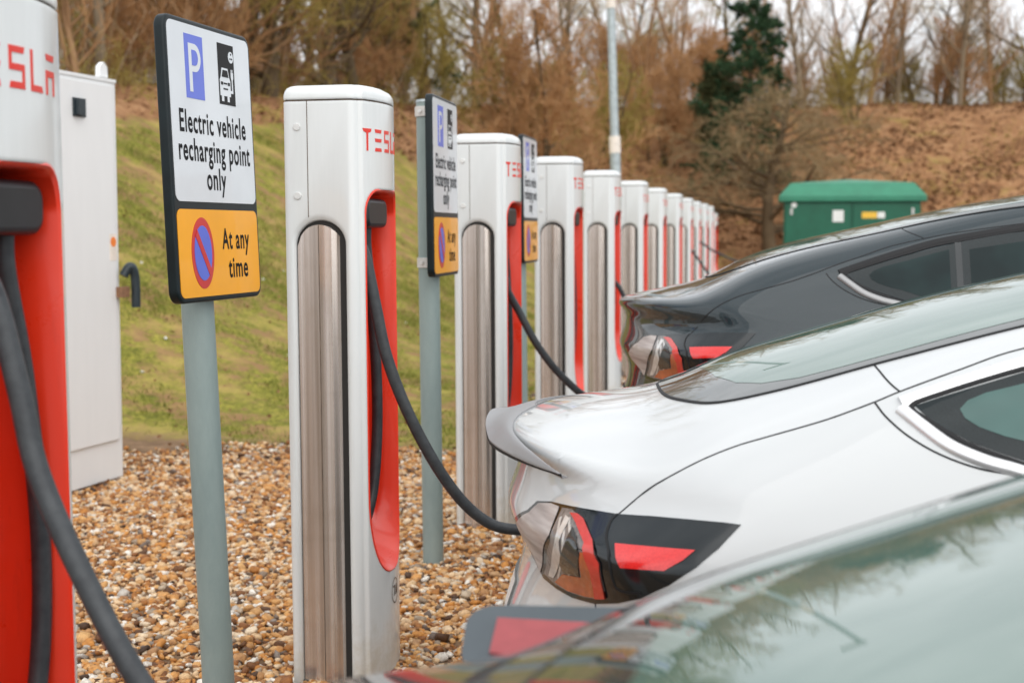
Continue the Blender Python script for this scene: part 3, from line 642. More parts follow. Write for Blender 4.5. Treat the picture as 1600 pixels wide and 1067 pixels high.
    for s in (1,-1):
        cpatch('headlight',[(4.55,s*-.55,.76),(4.35,s*-.80,.80),(4.2,s*-.9,.80),(4.3,s*-.88,.72),(4.62,s*-.6,.68)] if s==1 else [(4.55,-.55,.76),(4.35,-.80,.80),(4.2,-.9,.80),(4.3,-.88,.72),(4.62,-.6,.68)],(-.6,.8,0),.003,'lamp_silver',root,.03,s)
        mm=MB(); P=[(3.17,s*.86,1.06),(3.20,s*.93,1.09),(3.20,s*1.04,1.11),(3.19,s*1.075,1.11)]
        tube(crom(P,5),[.03]*5+[.055]*6+[.05]*5,12).build('wing_mirror',paintmat,root,smooth=40)
    # opened charge port flap at the left rear lamp with its red reflector
    fl=MB(); a=rad(22)
    def fm(u,v,h): return (.335+u,.77+v*math.cos(a)-h*math.sin(a),1.03+v*math.sin(a)+h*math.cos(a))
    fl.prism(rrect(-.12,.16,0,.135,.04),fm,0,.024)
    f_=fl.build('charge_flap','flap_grey',root,smooth=40)
    MB().prism([(-.085,.035),(.12,.03),(.10,.095),(-.08,.105)],fm,.024,.027).build('flap_reflector','flap_reflector',f_)
    return root
car_w=make_car('white electric car with satin grey boot spoiler and silver window trim','paint_white','trim_satin','trim_satin','spoiler_satin')
VAR=1
car_g=make_car('dark grey electric car with a red reflector, parked beyond the white car','paint_grey','trim_grey','seam_black',None,1,'glass_black')
VAR=0
def repaint(o,mp):
    for i,s in enumerate(o.material_slots):
        nm=s.material.name if s.material else None
        if nm in mp: s.link='OBJECT'; s.material=M[mp[nm]]
    for c in o.children: repaint(c,mp)
car_f=copy_tree(car_w)
repaint(car_f,{'paint_white':'paint_fore','trim_satin':'trim_grey','spoiler_satin':'spoiler_dark'})
car_f['label']='nearest car with green sky reflections in its rear glass and its charge flap open'
for c in (car_w,car_g,car_f): c['group']='electric cars backed up to the chargers'
car_w.location=(-.67,3.5,-.17); car_g.location=(-.67,6.05,0); car_f.location=(-.60,.86,-.168); car_f.rotation_euler.z=rad(6)
for c in list(car_f.children):
    if c.name.startswith('boot_spoiler'):
        for e_ in list(c.children): bpy.data.objects.remove(e_)
        bpy.data.objects.remove(c); continue
    if c.name.startswith('charge_flap'): c.location=(.10,0,.012)

# ------------------------------------------------------------------ charging posts
PW=.40
def xf(y): q=abs(y-PW/2)/(PW/2); return .277-.042*q*q
def post_profile(g=0.):
    P=[]
    r=.03
    for a in np.linspace(180,270,7): P.append((r+r*math.cos(rad(a)),r+r*math.sin(rad(a))))      # back near corner
    rc=.030; xs_=xf(0)-.004
    for a in np.linspace(-90,-20,9): P.append((xs_-rc+rc*math.cos(rad(a)),rc+rc*math.sin(rad(a))))
    for y in np.linspace(.024,PW-.024,27): P.append((xf(y),y))
    for a in np.linspace(20,90,9): P.append((xs_-rc+rc*math.cos(rad(a)),PW-rc+rc*math.sin(rad(a))))
    for a in np.linspace(90,180,7): P.append((r+r*math.cos(rad(a)),PW-r+r*math.sin(rad(a))))
    out=[P[0]]
    for p in P[1:]:
        if math.hypot(p[0]-out[-1][0],p[1]-out[-1][1])>.003: out.append(p)
    if g:
        A=np.array(out); c=np.array([.14,.2]); T=np.roll(A,-1,0)-np.roll(A,1,0); N=np.stack([T[:,1],-T[:,0]],1); N/=np.linalg.norm(N,axis=1,keepdims=True); out=[tuple(p) for p in A+N*g]
    return out
ZT=1.828
def opening(g=0.):
    """outline of the red recess in (y,z), grown by g"""
    y0,y1,zt,zb=.028-g,.340+g,1.555+g,.335-g; r=.075; P=[]
    for a in np.linspace(90,180,8): P.append((y0+r+r*math.cos(rad(a)),zt-r+r*math.sin(rad(a))))
    P+= [(y0,z) for z in np.linspace(1.35,.62,12)]
    hb=.60-zb
    for a in np.linspace(180,360,28):
        P.append(((y0+y1)/2+(y1-y0)/2*np.sign(math.cos(rad(a)))*abs(math.cos(rad(a)))**.75,.60+hb*math.sin(rad(a))))
    P+= [(y1,z) for z in np.linspace(.62,1.35,12)]
    for a in np.linspace(0,90,8): P.append((y1-r+r*math.cos(rad(a)),zt-r+r*math.sin(rad(a))))
    return P
def front_map(A):
    y=A[:,0]; P=np.stack([np.array([xf(v) for v in y]),y,A[:,1]],1); d=np.array([(xf(v+1e-3)-xf(v-1e-3))/2e-3 for v in y]); N=np.stack([np.ones(len(y)),-d,np.zeros(len(y))],1); return P,N/np.linalg.norm(N,axis=1,keepdims=True)
def slotU(x0,x1,zt,zb,n=24):
    r=(x1-x0)/2; c=(x0+x1)/2; return [(x0,zb)]+[(x1,zb)]+[(c+r*math.cos(rad(a)),zt-r+r*math.sin(rad(a))) for a in np.linspace(0,180,n)]
def letters():
    """the five angular letters, each a list of outlines in a unit box"""
    T=[[(0,1),(1,1),(.93,.86),(.60,.80),(.60,0),(.40,0),(.40,.80),(.07,.86)]]
    E=[[(0,1),(1,1),(.93,.84),(.07,.84)],[(.0,.585),(1,.585),(.93,.425),(.07,.425)],[(.07,.16),(.93,.16),(1,0),(0,0)]]
    S=[[(0,1),(1,1),(.93,.84),(.16,.84),(.16,.585),(1,.585),(1,0),(0,0),(.07,.16),(.84,.16),(.84,.425),(0,.425)]]
    Lr=[[(0,1),(.17,1),(.17,.16),(.93,.16),(1,0),(0,0)]]
    A=[[(.0,1),(1,1),(.90,.84),(.10,.84)],[(0,.60),(1,.60),(1,0),(.83,0),(.83,.44),(.17,.44),(.17,0),(0,0)]]
    return [T,E,S,Lr,A]
def yprism(P,y0,y1): return MB().prism(P,lambda u,v,h:(u,h,v),y0,y1)
def make_post():
    root=empty('charging_post')
    prof=post_profile()
    bm_=MB().prism(prof,lambda u,v,h:(u,v,h),-.01,ZT-.005).build('body','charger_white',root)
    bm_.parent=None
    boolean(bm_,MB().prism(opening(),lambda u,v,h:(h,u,v),.085,.40).build('cut',[],None))
    # side channels: a softly flared scoop running down to the ground
    for s in (0,1):
        lvl=[(-.03,.024),(-.0005,.0135),(.0015,.009),(.005,.0045),(.010,.001),(.016,0.),(.021,0.)]; V=[];Fc=[]
        for dy,gr in lvl:
            o=slotU(.036-gr,.190+gr,1.460+gr*1.6,-.06,30); m=len(o); V+=[(u,dy if s==0 else PW-dy,v) for u,v in o]
        for i in range(len(lvl)-1):
            for j in range(m): Fc.append((i*m+j,i*m+(j+1)%m,(i+1)*m+(j+1)%m,(i+1)*m+j))
        Fc+=[tuple(range(m)),tuple(range((len(lvl)-1)*m,len(lvl)*m))]
        boolean(bm_,MB().add(V,Fc).build('cut',[],None))
    # soft scoop around the arch
    bm_.data.materials.clear(); bm_.data.materials.append(M['charger_white']); bm_.data.shade_smooth(); bm_.data.set_sharp_from_angle(angle=rad(30)); bm_.parent=root
    # raised soft lip framing the side channel
    for s in (0,1):
        pts=[(.029,.05)]+[(.029,z) for z in (.5,1.0,1.3)]+[(.112+.083*math.cos(rad(a)),1.384+.083*math.sin(rad(a))) for a in np.linspace(180,0,17)]+[(.195,z) for z in (1.3,1.0,.5,.05)]
    # cap with its crown and shadow gap
    c=MB(); P=np.array(prof); n=len(P); ctr=np.array([.13,.2]); V=[];Fc=[]
    lv=[(0,0.0),(.014,0.0),(.026,-.003),(.036,-.010),(.042,-.022),(.046,-.042),(.049,-.08)]
    T_=np.roll(P,-1,0)-np.roll(P,1,0); N=np.stack([T_[:,1],-T_[:,0]],1); N/=np.linalg.norm(N,axis=1,keepdims=True)
    for h,g in lv:
        if g>-.03: R_=P+N*g
        else: R_=ctr+(P-ctr)*(1+g*4.5)
        for p in R_: V.append((p[0],p[1],ZT+h))
    for i in range(len(lv)-1):
        for j in range(n): Fc.append((i*n+j,i*n+(j+1)%n,(i+1)*n+(j+1)%n,(i+1)*n+j))
    Fc+=[tuple(range(n))[::-1],tuple(range((len(lv)-1)*n,len(lv)*n))]
    c.add(V,Fc).build('cap','charger_white',root,smooth=50)
    MB().prism(post_profile(-.004),lambda u,v,h:(u,v,h),ZT-.02,ZT+.004).build('cap_gap','seam_brown',root)
    MB().prism(post_profile(-.010),lambda u,v,h:(u,v,h),-.08,.012).build('plinth','plinth_grey',root)
    # red lining: proud lip, deep walls, back
    lift=lambda O,h:[(y,z+h*min(1,max(0,(.64-z)/.27))) for y,z in O]
    O0,O1,O2,O3=opening(.0015),opening(-.002),opening(-.008),opening(-.014); m=len(O0); V=[];Fc=[]
    for (o,fn) in ((O0,lambda y:xf(y)-.003),(O0,lambda y:xf(y)+.0015),(O1,lambda y:xf(y)+.0025),(O2,lambda y:xf(y)-.004),(lift(opening(-.012),.035),lambda y:.19),(lift(O3,.10),lambda y:.145),(lift(opening(-.022),.20),lambda y:.118),(lift(opening(-.05),.26),lambda y:.100)):
        for y,z in o: V.append((fn(min(max(y,.0),PW)),y,z))
    for i in range(7):
        for j in range(m): Fc.append((i*m+j,i*m+(j+1)%m,(i+1)*m+(j+1)%m,(i+1)*m+j))
    Fc.append(tuple(range(7*m,8*m)))
    MB().add(V,Fc).build('recess_lining','charger_red',root,smooth=50)
    # brushed steel column in each side channel
    for s in (0,1):
        mb=MB(); V=[];Fc=[]; yd=(.0190,.0206) if s==0 else (PW-.0206,PW-.0190); yprism(slotU(.0368,.1892,1.4588,-.05),*yd).build('channel_back','gap_dark',root)
        xs_=np.array([.0395,.0396,.052,.0525,.060,.070,.0795,.080,.090,.100,.110,.120,.130,.140,.1475,.148,.158,.1625,.163,.168,.171]); zt=[1.380+.066*math.sqrt(max(0,1-((x-.110)/.067)**2)) for x in xs_]
        for x,z in zip(xs_,zt):
            q=(x-.110)/.068; y=float(np.interp(x,[.0395,.0396,.052,.080,.110,.1475,.163,.171],[.0205,.0150,.0125,.0035,.0015,.0035,.0105,.0205])); y=y if s==0 else PW-y
            V+= [(x,y,-.03),(x,y,1.2),(x,y,z),(x,(.0215 if s==0 else PW-.0215),z)]
        for i in range(len(xs_)-1):
            for j in range(3): Fc.append((i*4+j,(i+1)*4+j,(i+1)*4+j+1,i*4+j+1))
        p=mb.add(V,Fc).build('steel_column','stainless',root,smooth=6)
        yy=.001 if s==0 else PW-.001; MB().box(.1085,.1105,yy-.0012,yy+.0012,0,1.444).build('column_seam','seam_brown',root)
        ypl=(-.0006,.004) if s==0 else (PW-.004,PW+.0006)
        MB().box(.0785,.0808,*ypl,1.470,ZT-.004).build('panel_seam','seam_brown',root)
        for z in (1.745,1.535):
            y=0 if s==0 else PW; q=-1 if s==0 else 1
            MB().cyl((.048,y-.001*q,z),(.048,y+.0045*q,z),.0125,.010,n=20).build('screw','screw_steel',root,smooth=40)
    # lettering on the curved front
    cy=[.044,.108,.174,.238,.299]; me_all=[]
    mb=MB()
    for L_,c_ in zip(letters(),cy):
        for o in L_:
            poly=[(c_+(u-.5)*.044,1.672+v*.068) for u,v in o]
            me=surf_patch(poly,front_map,.0012,.012,.001); mb.add([v.co[:] for v in me.vertices],[tuple(p.vertices) for p in me.polygons])
    mb.build('lettering','logo_red',root)
    return root
def add_emblem(root):
    ring=[(.205+.036*math.cos(a),.262+.042*math.sin(a)) for a in np.linspace(0,2*math.pi,40,endpoint=False)]; mb=MB(); V=[];Fc=[]
    P,N=front_map(np.array(ring)); P2,_=front_map(np.array([(.205+(y-.205)*.90,.262+(z-.262)*.92) for y,z in ring]))
    V=[tuple(p+n*.001) for p,n in zip(P,N)]+[tuple(p+n*.001) for p,n in zip(P2,N)]; k=40
    Fc=[(i,(i+1)%k,k+(i+1)%k,k+i) for i in range(k)]; mb.add(V,Fc)
    for poly in ([(a_-.04,c_) for a_,c_ in q_] for q_ in ([(.226,.28),(.246,.28),(.246,.275),(.238,.246),(.233,.246),(.240,.274),(.226,.274)],[(.250,.246),(.258,.281),(.264,.281),(.271,.246),(.266,.246),(.261,.270),(.255,.246)])):
        me=surf_patch(poly,front_map,.0012,.01,.001); mb.add([v.co[:] for v in me.vertices],[tuple(p.vertices) for p in me.polygons])
    mb.build('number_emblem','seam_brown',root)
def holster(root,y=.165,r=.0):
    mb=MB()
    pr=rrect(y-.115,y+.115,1.436,1.528,.034)
    mb.prism(pr,lambda u,v,h:(h,u,v),.10,.250)
    h=mb.build('plug_holster','rubber_black',root,smooth=50); md=h.modifiers.new('bv','BEVEL'); md.width=.014; md.segments=3; md.limit_method='ANGLE'
    return h
def loop_pts(y=.150): return [(.212,y,1.46),(.207,y+.008,1.38),(.213,y+.045,1.2),(.217,y+.075,.95),(.215,y+.075,.75),(.207,y+.045,.58),(.190,y-.01,.48),(.175,y-.06,.50),(.165,y-.075,.62)]
tp=make_post(); add_emblem(tp)
def post_loc(i): return
yn=[1.965,4.21,6.60,8.94,11.32,13.93,16.52,19.5,22.3,24.9,27.7,30.4,37.6]
zoff=[-.016,0,.01,.02,.03,.035,.04,.05,.05,.05,.06,.06,.02]
ordn=['nearest','second','third','fourth','fifth','sixth','seventh','eighth','ninth','tenth','eleventh','twelfth','last']
extra=['cropped by the left edge of the picture','its cable drooping to the white car','its cable hanging to the dark grey car','just behind the third parking sign','left of the grey car tail','rising behind the grey car spoiler','with a sign sliver on its left','just before the farthest sign sliver','with a short black cable at its foot','its black cable reaching to the right','between tenth and twelfth','before the gap to the last one','standing apart beyond a gap']
def world_to(root,P):
    inv=root.matrix_basis.inverted(); return [inv@Vector(p) for p in P]
outs={
0:[(-1.30,2.06,1.20),(-1.265,2.045,1.34),(-1.235,2.04,1.385),(-1.20,2.05,1.33),(-1.155,2.04,1.18),(-1.12,2.03,1.051),(-1.034,2.0,0.90),(-0.929,1.97,0.748),(-.80,1.94,.62),(-.62,1.92,.57),(-.46,1.92,.66),(-.36,1.86,.80),(-.33,1.78,.84)],
1:[(-1.315,4.29,1.15),(-1.29,4.27,1.30),(-1.262,4.262,1.38),(-1.238,4.262,1.351),(-1.205,4.265,1.193),(-1.171,4.27,1.033),(-1.105,4.29,.851),(-1.013,4.33,.665),(-.918,4.37,.538),(-.81,4.40,.482),(-.64,4.45,.50),(-.45,4.50,.66),(-.36,4.48,.82),(-.33,4.38,.86)],
2:[(-1.30,6.70,1.05),(-1.27,6.68,1.17),(-1.245,6.68,1.195),(-1.235,6.685,1.14),(-1.19,6.72,1.047),(-1.101,6.75,.876),(-.983,6.80,.718),(-.833,6.85,.60),(-.64,6.92,.60),(-.46,7.02,.75),(-.36,7.02,.98),(-.33,6.93,1.02)],
4:[(-1.30,11.42,.95),(-1.25,11.40,1.02),(-1.215,11.40,1.0),(-1.17,11.42,.92),(-1.05,11.5,.66),(-.95,11.6,.45),(-.80,11.7,.2),(-.62,11.8,.05)],
8:[(-1.30,22.4,1.0),(-1.24,22.38,1.12),(-1.19,22.40,1.08),(-1.08,22.5,.92),(-.95,22.6,.70),(-.85,22.7,.3),(-.7,22.8,.06)],
9:[(-1.30,25.05,1.1),(-1.24,25.0,1.22),(-1.17,25.0,1.20),(-1.0,25.1,1.08),(-.7,25.3,.93),(-.4,25.6,.80),(-.2,25.9,.4),(-.1,26.0,.05)],
}
posts=[]
for i in range(13):
    o=tp if i==0 else copy_tree(tp)
    o.location=(-1.475,yn[i],zoff[i]); o.rotation_euler=(0,rad(-.35),0); o.scale=(1.035,1,1); o['label']='%s red and white charger, %s'%(ordn[i],extra[i]); o['category']='car charger'; o['group']='red and white chargers in a row'
    posts.append(o)
posts[12].location=(-1.69,37.6,.0); posts[12].rotation_euler.z=rad(-8)
for i,o in enumerate(posts):
    holster(o,.19 if i==0 else .165); lp=loop_pts(.235 if i==0 else .165)
    tube(crom(lp,6),.0172,14).build('hanging_cable','cable_rubber',o,smooth=60)
    if i in outs:
        P=crom([tuple(p) for p in world_to(o,outs[i])],8); r=[.018]*len(P)
        tube(P,r,14).build('charging_cable','cable_rubber',o,smooth=60)
        if i in (0,1,2):
            e=P[-1]; d=Vector(P[-1])-Vector(P[-4]); d.normalize(); tube([Vector(e)-d*.03,Vector(e),Vector(e)+d*.06,Vector(e)+d*.11],[.02,.026,.03,.026],14).build('plug','rubber_black',o,smooth=60)

# ------------------------------------------------------------------ parking signs
def text_mesh(body,box,off,mapf,name,mat,parent,weight=.0,space=1.0):
    cu=bpy.data.curves.new('t','FONT'); cu.body=body; cu.size=1; cu.offset=weight; cu.resolution_u=5; cu.space_character=space
    to=bpy.data.objects.new('t',cu); col.objects.link(to); dg=bpy.context.evaluated_depsgraph_get(); me=bpy.data.meshes.new_from_object(to.evaluated_get(dg)); bpy.data.objects.remove(to)
    A=np.array([v.co[:2] for v in me.vertices]); x0,x1=A[:,0].min(),A[:,0].max()
    cap=.70 ; u0,u1,vb,vt=box       # vb baseline, vt cap height
    for v in me.vertices:
        u=u0+(v.co.x-x0)/(x1-x0)*(u1-u0); w_=vb+(v.co.y)/cap*(vt-vb); v.co=mapf(u,w_,off)
    return link(name,me,mat,parent)
SW,SH,SZ=.517,.742,1.238; FX=.078
def smap(u,v,h=0): return (FX+h,u,SZ+v)
def uw(f): return -.2452+f*.4904
def vw(f): return .728-f*.463
def vy(f): return .245-f*.231
def splate(name,P,h0,h1,mat,parent): return MB().prism(P,lambda u,v,h:smap(u,v,h),h0,h1).build(name,mat,parent,smooth=30)
def make_sign():
    root=empty('parking_sign')
    MB().cyl((0,0,-.25),(0,0,SZ+SH-.012),.0445,n=32).build('post','post_paint',root,smooth=40)
    MB().cyl((0,0,SZ+SH-.014),(0,0,SZ+SH-.004),.047,.043,n=32).build('post_cap','galvanised',root,smooth=40)
    for z in (SZ+SH-.075,SZ+.035):
        cl=MB().cyl((0,0,z),(0,0,z+.042),.0500,n=32); cl.box(.02,.062,-.055,.055,z+.002,z+.040); c=cl.build('clamp','clamp_metal',root,smooth=40)
        MB().cyl((-.02,-.056,z+.021),(-.02,-.049,z+.021),.007,n=10).build('bolt','screw_steel',c)
    pn=splate('sign_panel',rrect(-SW/2,SW/2,0,SH,.035),-.030,.0,'sign_frame',root); md=pn.modifiers.new('bv','BEVEL'); md.width=.006; md.segments=3; md.limit_method='ANGLE'
    wp=splate('white_plate',rrect(-.2452,.2452,.265,.728,.022),.0,.0015,'sign_white',root)
    yp=splate('yellow_plate',rrect(-.2452,.2452,.014,.245,.022),.0,.0015,'sign_yellow',root)
    H1,H2,H3,H4=.0015,.0025,.0035,.0045
    pb=splate('parking_square',[(uw(.185),vw(.055)),(uw(.185),vw(.415)),(uw(.40),vw(.415)),(uw(.40),vw(.055))],H1,H2,'sign_blue',wp)
    u0,u1=uw(.225),uw(.365); vt,vb=vw(.105),vw(.378); st=.017; hh=(vt-vb)
    bow=[(u0,vb),(u0+st,vb),(u0+st,vb+hh*.42),(u0+(u1-u0)*.5,vb+hh*.42)]+[(u0+(u1-u0)*.5+(u1-u0)*.5*math.cos(rad(a)),vb+hh*.71+hh*.29*math.sin(rad(a))) for a in np.linspace(-85,85,14)]+[(u0+(u1-u0)*.5,vt),(u0,vt)]
    # letter P as an outer outline with its counter laid on in blue
    splate('letter',bow,H2,H3,'sign_white',pb)
    cnt=[(u0+st,vb+hh*.55),(u0+(u1-u0)*.48,vb+hh*.55)]+[(u0+(u1-u0)*.48+(u1-u0)*.27*math.cos(rad(a)),vb+hh*.71+hh*.16*math.sin(rad(a))) for a in np.linspace(-85,85,12)]+[(u0+(u1-u0)*.48,vb+hh*.87),(u0+st,vb+hh*.87)]
    splate('letter_counter',cnt,H3,H4,'sign_blue',pb)
    sb=splate('charging_symbol',[(uw(.585),vw(.055)),(uw(.585),vw(.415)),(uw(.79),vw(.415)),(uw(.79),vw(.055))],H1,H2,'sign_black',wp)
    def sq(fx,fy): return (uw(.585+fx*.205),vw(.055+fy*.36))
    def sp(P,h0=H2,h1=H3,m='sign_white'): return MB().prism([sq(*p) for p in P],lambda u,v,h:smap(u,v,h),h0,h1)
    cw=sp([(.20,.40),(.56,.40),(.64,.55),(.70,.60),(.70,.86),(.60,.86),(.60,.95),(.48,.95),(.48,.86),(.26,.86),(.26,.95),(.13,.95),(.13,.86),(.05,.86),(.05,.60),(.12,.55)])
    cw.v+=sp([]).v if False else []
    e=sp([(.76,.45),(.90,.45),(.90,.54),(.86,.58),(.86,.80),(.70,.80),(.70,.755),(.80,.755),(.80,.58),(.76,.54)]); cw.add(e.v,e.f)
    for (cx,cy_,r1,r2) in ((.80,.20,.155,.095),):
        e=sp([(cx+r1*math.cos(a),cy_+r2*math.sin(a)) for a in np.linspace(0,2*math.pi,24,endpoint=False)]); cw.add(e.v,e.f)
    for x in (.79,.85): e=sp([(x-.012,.45),(x-.012,.40),(x+.014,.40),(x+.014,.45)]); cw.add(e.v,e.f)
    cw.build('symbol_white','sign_white',sb)
    kb_=sp([(.24,.435),(.52,.435),(.58,.55),(.17,.55)],H3,H4); 
    for P_ in ([(.10,.63),(.22,.63),(.22,.68),(.10,.68)],[(.53,.63),(.65,.63),(.65,.68),(.53,.68)],[(.27,.64),(.48,.64),(.48,.665),(.27,.665)],[(.24,.73),(.51,.73),(.51,.755),(.24,.755)]): e=sp(P_,H3,H4); kb_.add(e.v,e.f)
    for cx,cy_ in ((.80,.15),(.75,.225),(.85,.225)): e=sp([(cx+.028*math.cos(a),cy_+.016*math.sin(a)) for a in np.linspace(0,2*math.pi,12,endpoint=False)],H3,H4); kb_.add(e.v,e.f)
    kb_.build('symbol_black','sign_black',sb)
    for tx,a0,a1,bl,cp in (('Electric vehicle',.085,.905,.607,.482),('recharging point',.06,.945,.765,.640),('only',.372,.612,.925,.800)):
        text_mesh(tx,(uw(a0),uw(a1),vw(bl),vw(cp)),.0022,smap,'lettering','sign_ink',wp,weight=.020,space=1.12)
    for tx,a0,a1,bl,cp in (('At any',.52,.875,.455,.215),('time',.585,.84,.795,.555)):
        text_mesh(tx,(uw(a0),uw(a1),vy(bl),vy(cp)),.0022,smap,'lettering','sign_ink',yp,weight=.020,space=1.12)
    ca,cb=uw(.275),vy(.50); ra,rb=.0655,.0945
    el=lambda f:[(ca+ra*f*math.cos(a),cb+rb*f*math.sin(a)) for a in np.linspace(0,2*math.pi,48,endpoint=False)]
    rd=splate('prohibition_ring',el(1),H1,H2,'sign_red',yp); splate('disc_blue',el(.77),H2,H3,'sign_blue',rd)
    a1,a2=rad(127),rad(143)
    splate('diagonal_bar',[(ca+ra*.8*math.cos(a),cb+rb*.8*math.sin(a)) for a in (rad(126),rad(144),rad(126+180),rad(144+180))],H3,H4,'sign_red',rd)
    return root
sg=make_sign()
slabs=[((-1.500,3.69),-3.65,-2.4,'nearest and largest parking sign, between the first two chargers'),
((-1.413,5.88),1.2,-.6,'second parking sign on its grey green post between the second and third chargers'),
((-1.462,8.36),.2,-.8,'third parking sign peeping out between the third and fourth chargers'),
((-1.50,13.15),0,-.5,'narrow sliver of the fourth parking sign between the fifth and sixth chargers'),
((-1.50,18.75),0,-.5,'tiny sliver of the farthest parking sign between the seventh and eighth chargers')]
for i,(xy,rz,tl,lab) in enumerate(slabs):
    o=sg if i==0 else copy_tree(sg); o.location=(*xy,0); o.rotation_euler=(0,rad(tl),rad(rz)); o['label']=lab; o['category']='parking sign'; o['group']='parking signs between the chargers'

# ------------------------------------------------------------------ white equipment cabinet (left)
cb=empty('equipment_cabinet',(-3.66,7.59,0),rad(-6.3),'tall white equipment cabinet behind the nearest charger on the gravel','cabinet')
MB().box(-.62,0,-1.5,0,.02,2.26).build('housing','cabinet_white',cb)
MB().box(-.60,-.02,-1.48,-.02,-.1,.03).build('plinth','plinth_grey',cb)
MB().box(-.63,.006,-1.51,.004,2.255,2.275).build('roof','cabinet_white',cb)
dr=MB().box(.001,.014,-1.46,-.045,.24,2.235).build('door','cabinet_white',cb)
ht=MB(); ht.box(.014,.026,-.44,-.33,2.04,2.14); ht.box(.026,.05,-.43,-.37,2.05,2.13); ht.build('door_catch','latch_blue',cb)
hd=MB(); hd.box(.012,.05,-.055,.03,1.05,1.11); hd.build('lock_plate','rust',cb)
tube(crom([(.03,.0,1.17),(.05,.025,1.22),(.065,.045,1.21),(.07,.06,1.14),(.07,.062,.99)],5),.026,12).build('door_handle','latch_blue',cb,smooth=50)
MB().cyl((.0135,-.075,1.365),(.017,-.075,1.365),.028,n=20).build('warning_disc','label_orange',cb); MB().box(.0135,.016,-.11,-.04,1.26,1.41).build('sticker','bracket_pale',cb)
le=MB(); le.prism([(-.04,0),(.04,0),(.035,.06),(.0,.085),(-.035,.06)],lambda u,v,h:(-.06+h,-.06+u,2.285+v),0,.03); le.build('lifting_eye','cabinet_white',cb)

# ------------------------------------------------------------------ green utility kiosk
ck=empty('utility_kiosk',(1.78,33.0,0),rad(0),'large green utility kiosk with a pale green lid below the bank','utility kiosk')
MB().box(-1.50,1.50,-.0,1.6,-.2,2.12).build('housing','cabinet_green',ck)
ld=MB(); ld.add([(-1.62,-.1,2.08),(1.62,-.1,2.08),(1.62,1.7,2.08),(-1.62,1.7,2.08),(-1.62,-.1,2.2),(1.62,-.1,2.2),(1.62,1.7,2.2),(-1.62,1.7,2.2),(-1.36,.16,2.50),(1.36,.16,2.50),(1.36,1.44,2.50),(-1.36,1.44,2.50),(0,.8,2.60),(-1.36,.8,2.50),(1.36,.8,2.50)],
 [(3,2,1,0),(0,1,5,4),(1,2,6,5),(2,3,7,6),(3,0,4,7),(4,5,9,8),(5,6,10,14,9),(6,7,11,10),(7,4,8,13,11),(8,9,12),(9,14,12),(14,10,12),(10,11,12),(11,13,12),(13,8,12)]); ld.build('lid','cabinet_green_lid',ck)
for x in (-1.46,.03): MB().box(x,x+1.43,-.03,-.002,.05,2.03).build('door','cabinet_green',ck)
MB().box(-.42,-.18,-.036,-.031,1.62,1.88).build('notice','label_white',ck); MB().box(.22,.55,-.036,-.031,1.70,1.84).build('warning_label','label_yellow',ck); MB().box(.56,.72,-.036,-.031,1.70,1.84).build('notice','label_white',ck)
MB().cyl((-1.28,-.035,2.0),(-1.28,-.03,2.0),.06,n=20).build('badge','label_white',ck)
MB().box(-1.36,-1.31,-.05,-.03,1.78,1.93).build('latch','clamp_metal',ck); MB().box(1.30,1.35,-.05,-.03,1.78,1.93).build('latch','clamp_metal',ck)

# ------------------------------------------------------------------ lamp column
lc=empty('lamp_column',(-2.30,22.1,float(gz(-2.3,22.1))-.1),0,'tall galvanised lamp column rising behind the row of chargers','lamp post')
lc.rotation_euler=(0,rad(-2.0),0)
MB().cyl((0,0,0),(0,0,2.9),.082,n=24).build('base_section','galvanised',lc,smooth=40)
MB().cyl((0,0,2.9),(0,0,8.2),.068,.055,n=24).build('shaft','galvanised',lc,smooth=40)
MB().cyl((0,0,2.72),(0,0,2.98),.089,n=24).build('collar','bracket_pale',lc,smooth=40)
MB().cyl((0,0,4.93),(0,0,5.6),.074,n=24).build('sleeve','bracket_pale',lc,smooth=40)
lh=MB(); lh.prism(rrect(-.42,.08,-.07,.07,.05),lambda u,v,h:(u,v,h),8.15,8.27); lh.build('lamp_head','galvanised',lc,smooth=40)

